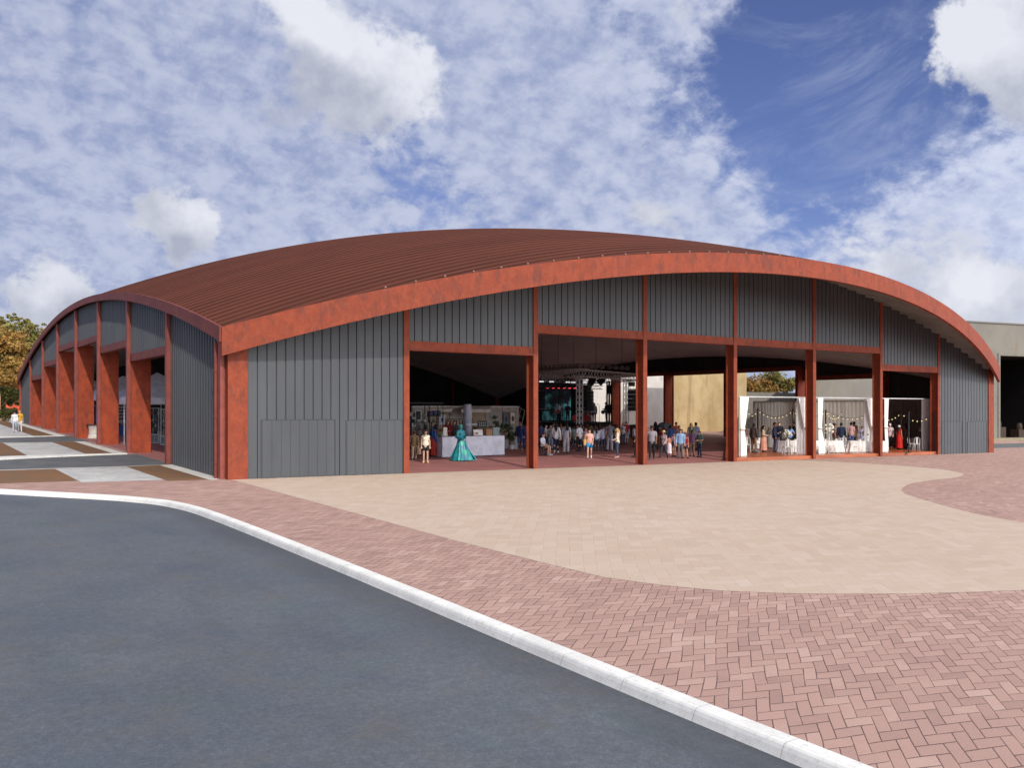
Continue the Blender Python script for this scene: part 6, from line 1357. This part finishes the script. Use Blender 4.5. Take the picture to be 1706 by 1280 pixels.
def festoon(a, e, n, label, sag=.55):
    t = thing('festoon_lights', label, 'string lights', a, 0, 'festoon strings'); cab = MB(); pts = []
    for i in range(17): u = i / 16; pts.append((a.lerp(e, u) - a) + Vector((0, 0, -sag * 4 * u * (1 - u))))
    cab.sweep(pts, [.012] * 17, 5); cab.build('cable', M_BLK, t)
    for i in range(n):
        u = (i + .7) / (n + .4); p = (a.lerp(e, u) - a) + Vector((0, 0, -sag * 4 * u * (1 - u) - .1)); b = MB(); b.ball((0, 0, 0), (.03, .03, .034), 8, 6); b.build('bulb', M_BULB, t, True, p)
P_ = POSTS; far = [Vector((X1 - .3, y, deckz(X1, y) + 2.6)) for y in (4., 8., 12., 17.)]
festoon(P_[0], P_[1], 9, 'string of warm bulbs across the first wedding bay'); festoon(P_[0], Vector((*gpt(1244, 62), P_[0].z)), 3, 'string of warm bulbs running left from the first post', .4)
festoon(P_[1], P_[2], 8, 'string of warm bulbs between second and third black posts'); festoon(P_[2], P_[5], 10, 'string of warm bulbs across the middle wedding bay'); festoon(P_[2], far[2], 9, 'string of warm bulbs from the flower post to the drape')
festoon(P_[5], far[1], 8, 'string of warm bulbs reaching the drape behind sixth column'); festoon(P_[3], P_[5], 8, 'string of warm bulbs left of the red dress post'); festoon(P_[3], P_[6], 7, 'string of warm bulbs across the last wedding bay'); festoon(P_[1], far[3], 9, 'string of warm bulbs from second post to rear drape')
# tables with white cloths, flowers and chairs
M_CLOTH = plain('table_linen', (238, 234, 226), .85); M_FLW = plain('white_flowers', (234, 228, 214), .8); M_CHAIR = plain('white_chair', (232, 228, 222), .5)
def table(px, fy, R, label, long=None):
    pos = at3(px, fy, .2); t = thing('table', label, 'table', pos, math.atan2(-SA, CA), 'round wedding tables' if not long else 'long wedding tables')
    b = MB(); n = 60; vs = []
    for z, k, w in ((.76, 1., 0), (.74, 1.015, .0), (.4, 1.04, .05), (.03, 1.08, .09)):
        for i in range(n):
            a = 2 * PI * i / n; r = R * k * (1 + w * math.sin(13 * a + 1)); x, y = r * math.cos(a), r * math.sin(a)
            if long: e = 4; rr = (abs(math.cos(a)) ** e + abs(math.sin(a)) ** e) ** (-1 / e); x, y = r * rr * math.cos(a) * long / R, r * rr * math.sin(a) * .5
            vs.append((x, y, z))
    b.add(vs, [(j * n + i, j * n + (i + 1) % n, (j + 1) * n + (i + 1) % n, (j + 1) * n + i) for j in range(3) for i in range(n)] + [tuple(range(n))]); b.build('tablecloth', M_CLOTH, t, False)
    b = MB(); b.tube((0, 0, 0), (0, 0, .73), .05); b.lathe([(.3, 0), (.3, .03), (.06, .08)], (0, 0, 0), 12); b.build('pedestal', M_BLK, t)
    return pos
def flowers(pos, h, R, label, seed, dx=0.):
    rng = random.Random(seed); t = thing('flower_vase', label, 'flowers', (pos.x + dx * CA, pos.y - dx * SA, pos.z + .765), 0, 'flower centrepieces'); b = MB(); b.lathe([(.05, 0), (.06, .05), (.035, h * .5), (.06, h)], (0, 0, 0), 10); b.build('vase', plain('vase_glass', (190, 196, 200), .15), t)
    f = MB(); l = MB()
    for i in range(26): v = Vector((rng.gauss(0, 1), rng.gauss(0, 1), rng.gauss(0, .8))).normalized() * R * rng.random() ** .4; f.ball(v + Vector((0, 0, h + R * .6)), R * .24, 6, 4)
    leaves(l, rng, Vector((0, 0, h + R * .4)), R, 40, .1); f.build('blossom', M_FLW, t); l.build('leaves', M_LEAF, t)
def chair(px, fy, ang, label):
    pos = at3(px, fy, .2); t = thing('chair', label, 'chair', pos, ang, 'white wedding chairs')
    b = MB(); b.box(-.21, .21, -.21, .21, .44, .475); b.build('seat', M_CHAIR, t)
    b = MB(); b.sweep([(-.19, .2, .47), (-.19, .24, .82), (-.1, .25, .93), (.1, .25, .93), (.19, .24, .82), (.19, .2, .47)], [.017] * 6, 6); b.box(-.05, .05, .215, .235, .47, .93); b.build('backrest', M_CHAIR, t)
    for sx in (-.18, .18):
        for sy in (-.18, .18): b = MB(); b.tube((sx * 1.12, sy * 1.12, 0), (sx, sy, .45), .016, .018, 6); b.build('leg', M_CHAIR, t)
tp = table(1330, 754, .9, 'long white clothed table in front of the fifth column', 1.5); flowers(tp, .3, .26, 'white flowers on the long table by fifth column', 1, -.7); flowers(tp, .55, .22, 'tall white flowers on the long table by fifth column', 5, .4)
tp = table(1381, 753.5, .85, 'white clothed table left in the middle wedding bay'); flowers(tp, .6, .34, 'large white flower ball beside the flower post', 2)
tp = table(1442, 753.5, .9, 'long white clothed table left of the sixth column', 1.2); flowers(tp, .35, .22, 'small lilac white flowers left of the sixth column', 3)
tp = table(1537, 747, .8, 'white clothed table in shade at the right end of deck'); flowers(tp, .5, .24, 'spiky white flowers on the shaded end table', 4)
tp = table(1254, 748, .8, 'white clothed table behind the brown blazer guest'); tp = table(1277, 744, .8, 'white clothed table deep behind the floral top'); tp = table(1416, 743, .85, 'white clothed table at the back of middle bay')
for px, fy, a, lab in ((1311, 757.5, 2.6, 'white chair in front of long table, left of fifth column'), (1322, 757, 2.8, 'second white chair in front of that long table'), (1303, 753.5, 1., 'white chair with flowers on its back, left of long table'), (1265, 752, .6, 'white chair between brown blazer and floral top guests'),
                       (1373, 756, 2.6, 'white chair at front left table in middle bay'), (1390, 755.5, 2.9, 'white chair at front right of left middle table'), (1403, 754, -1.2, 'white chair beside the navy jumper guest'), (1414, 752, 1., 'white chair with a wreath in the middle bay'), (1430, 756, 2.7, 'white chair in front of the table left of sixth column'),
                       (1519, 750, .9, 'white chair by the deck front post in last bay'), (1526, 751, 2.4, 'white chair at left of shaded end table'), (1245, 753, -.8, 'white chair at far left end of deck'), (1544, 750.5, 2.9, 'white chair in front of shaded end table')):
    chair(px, fy, a, lab)
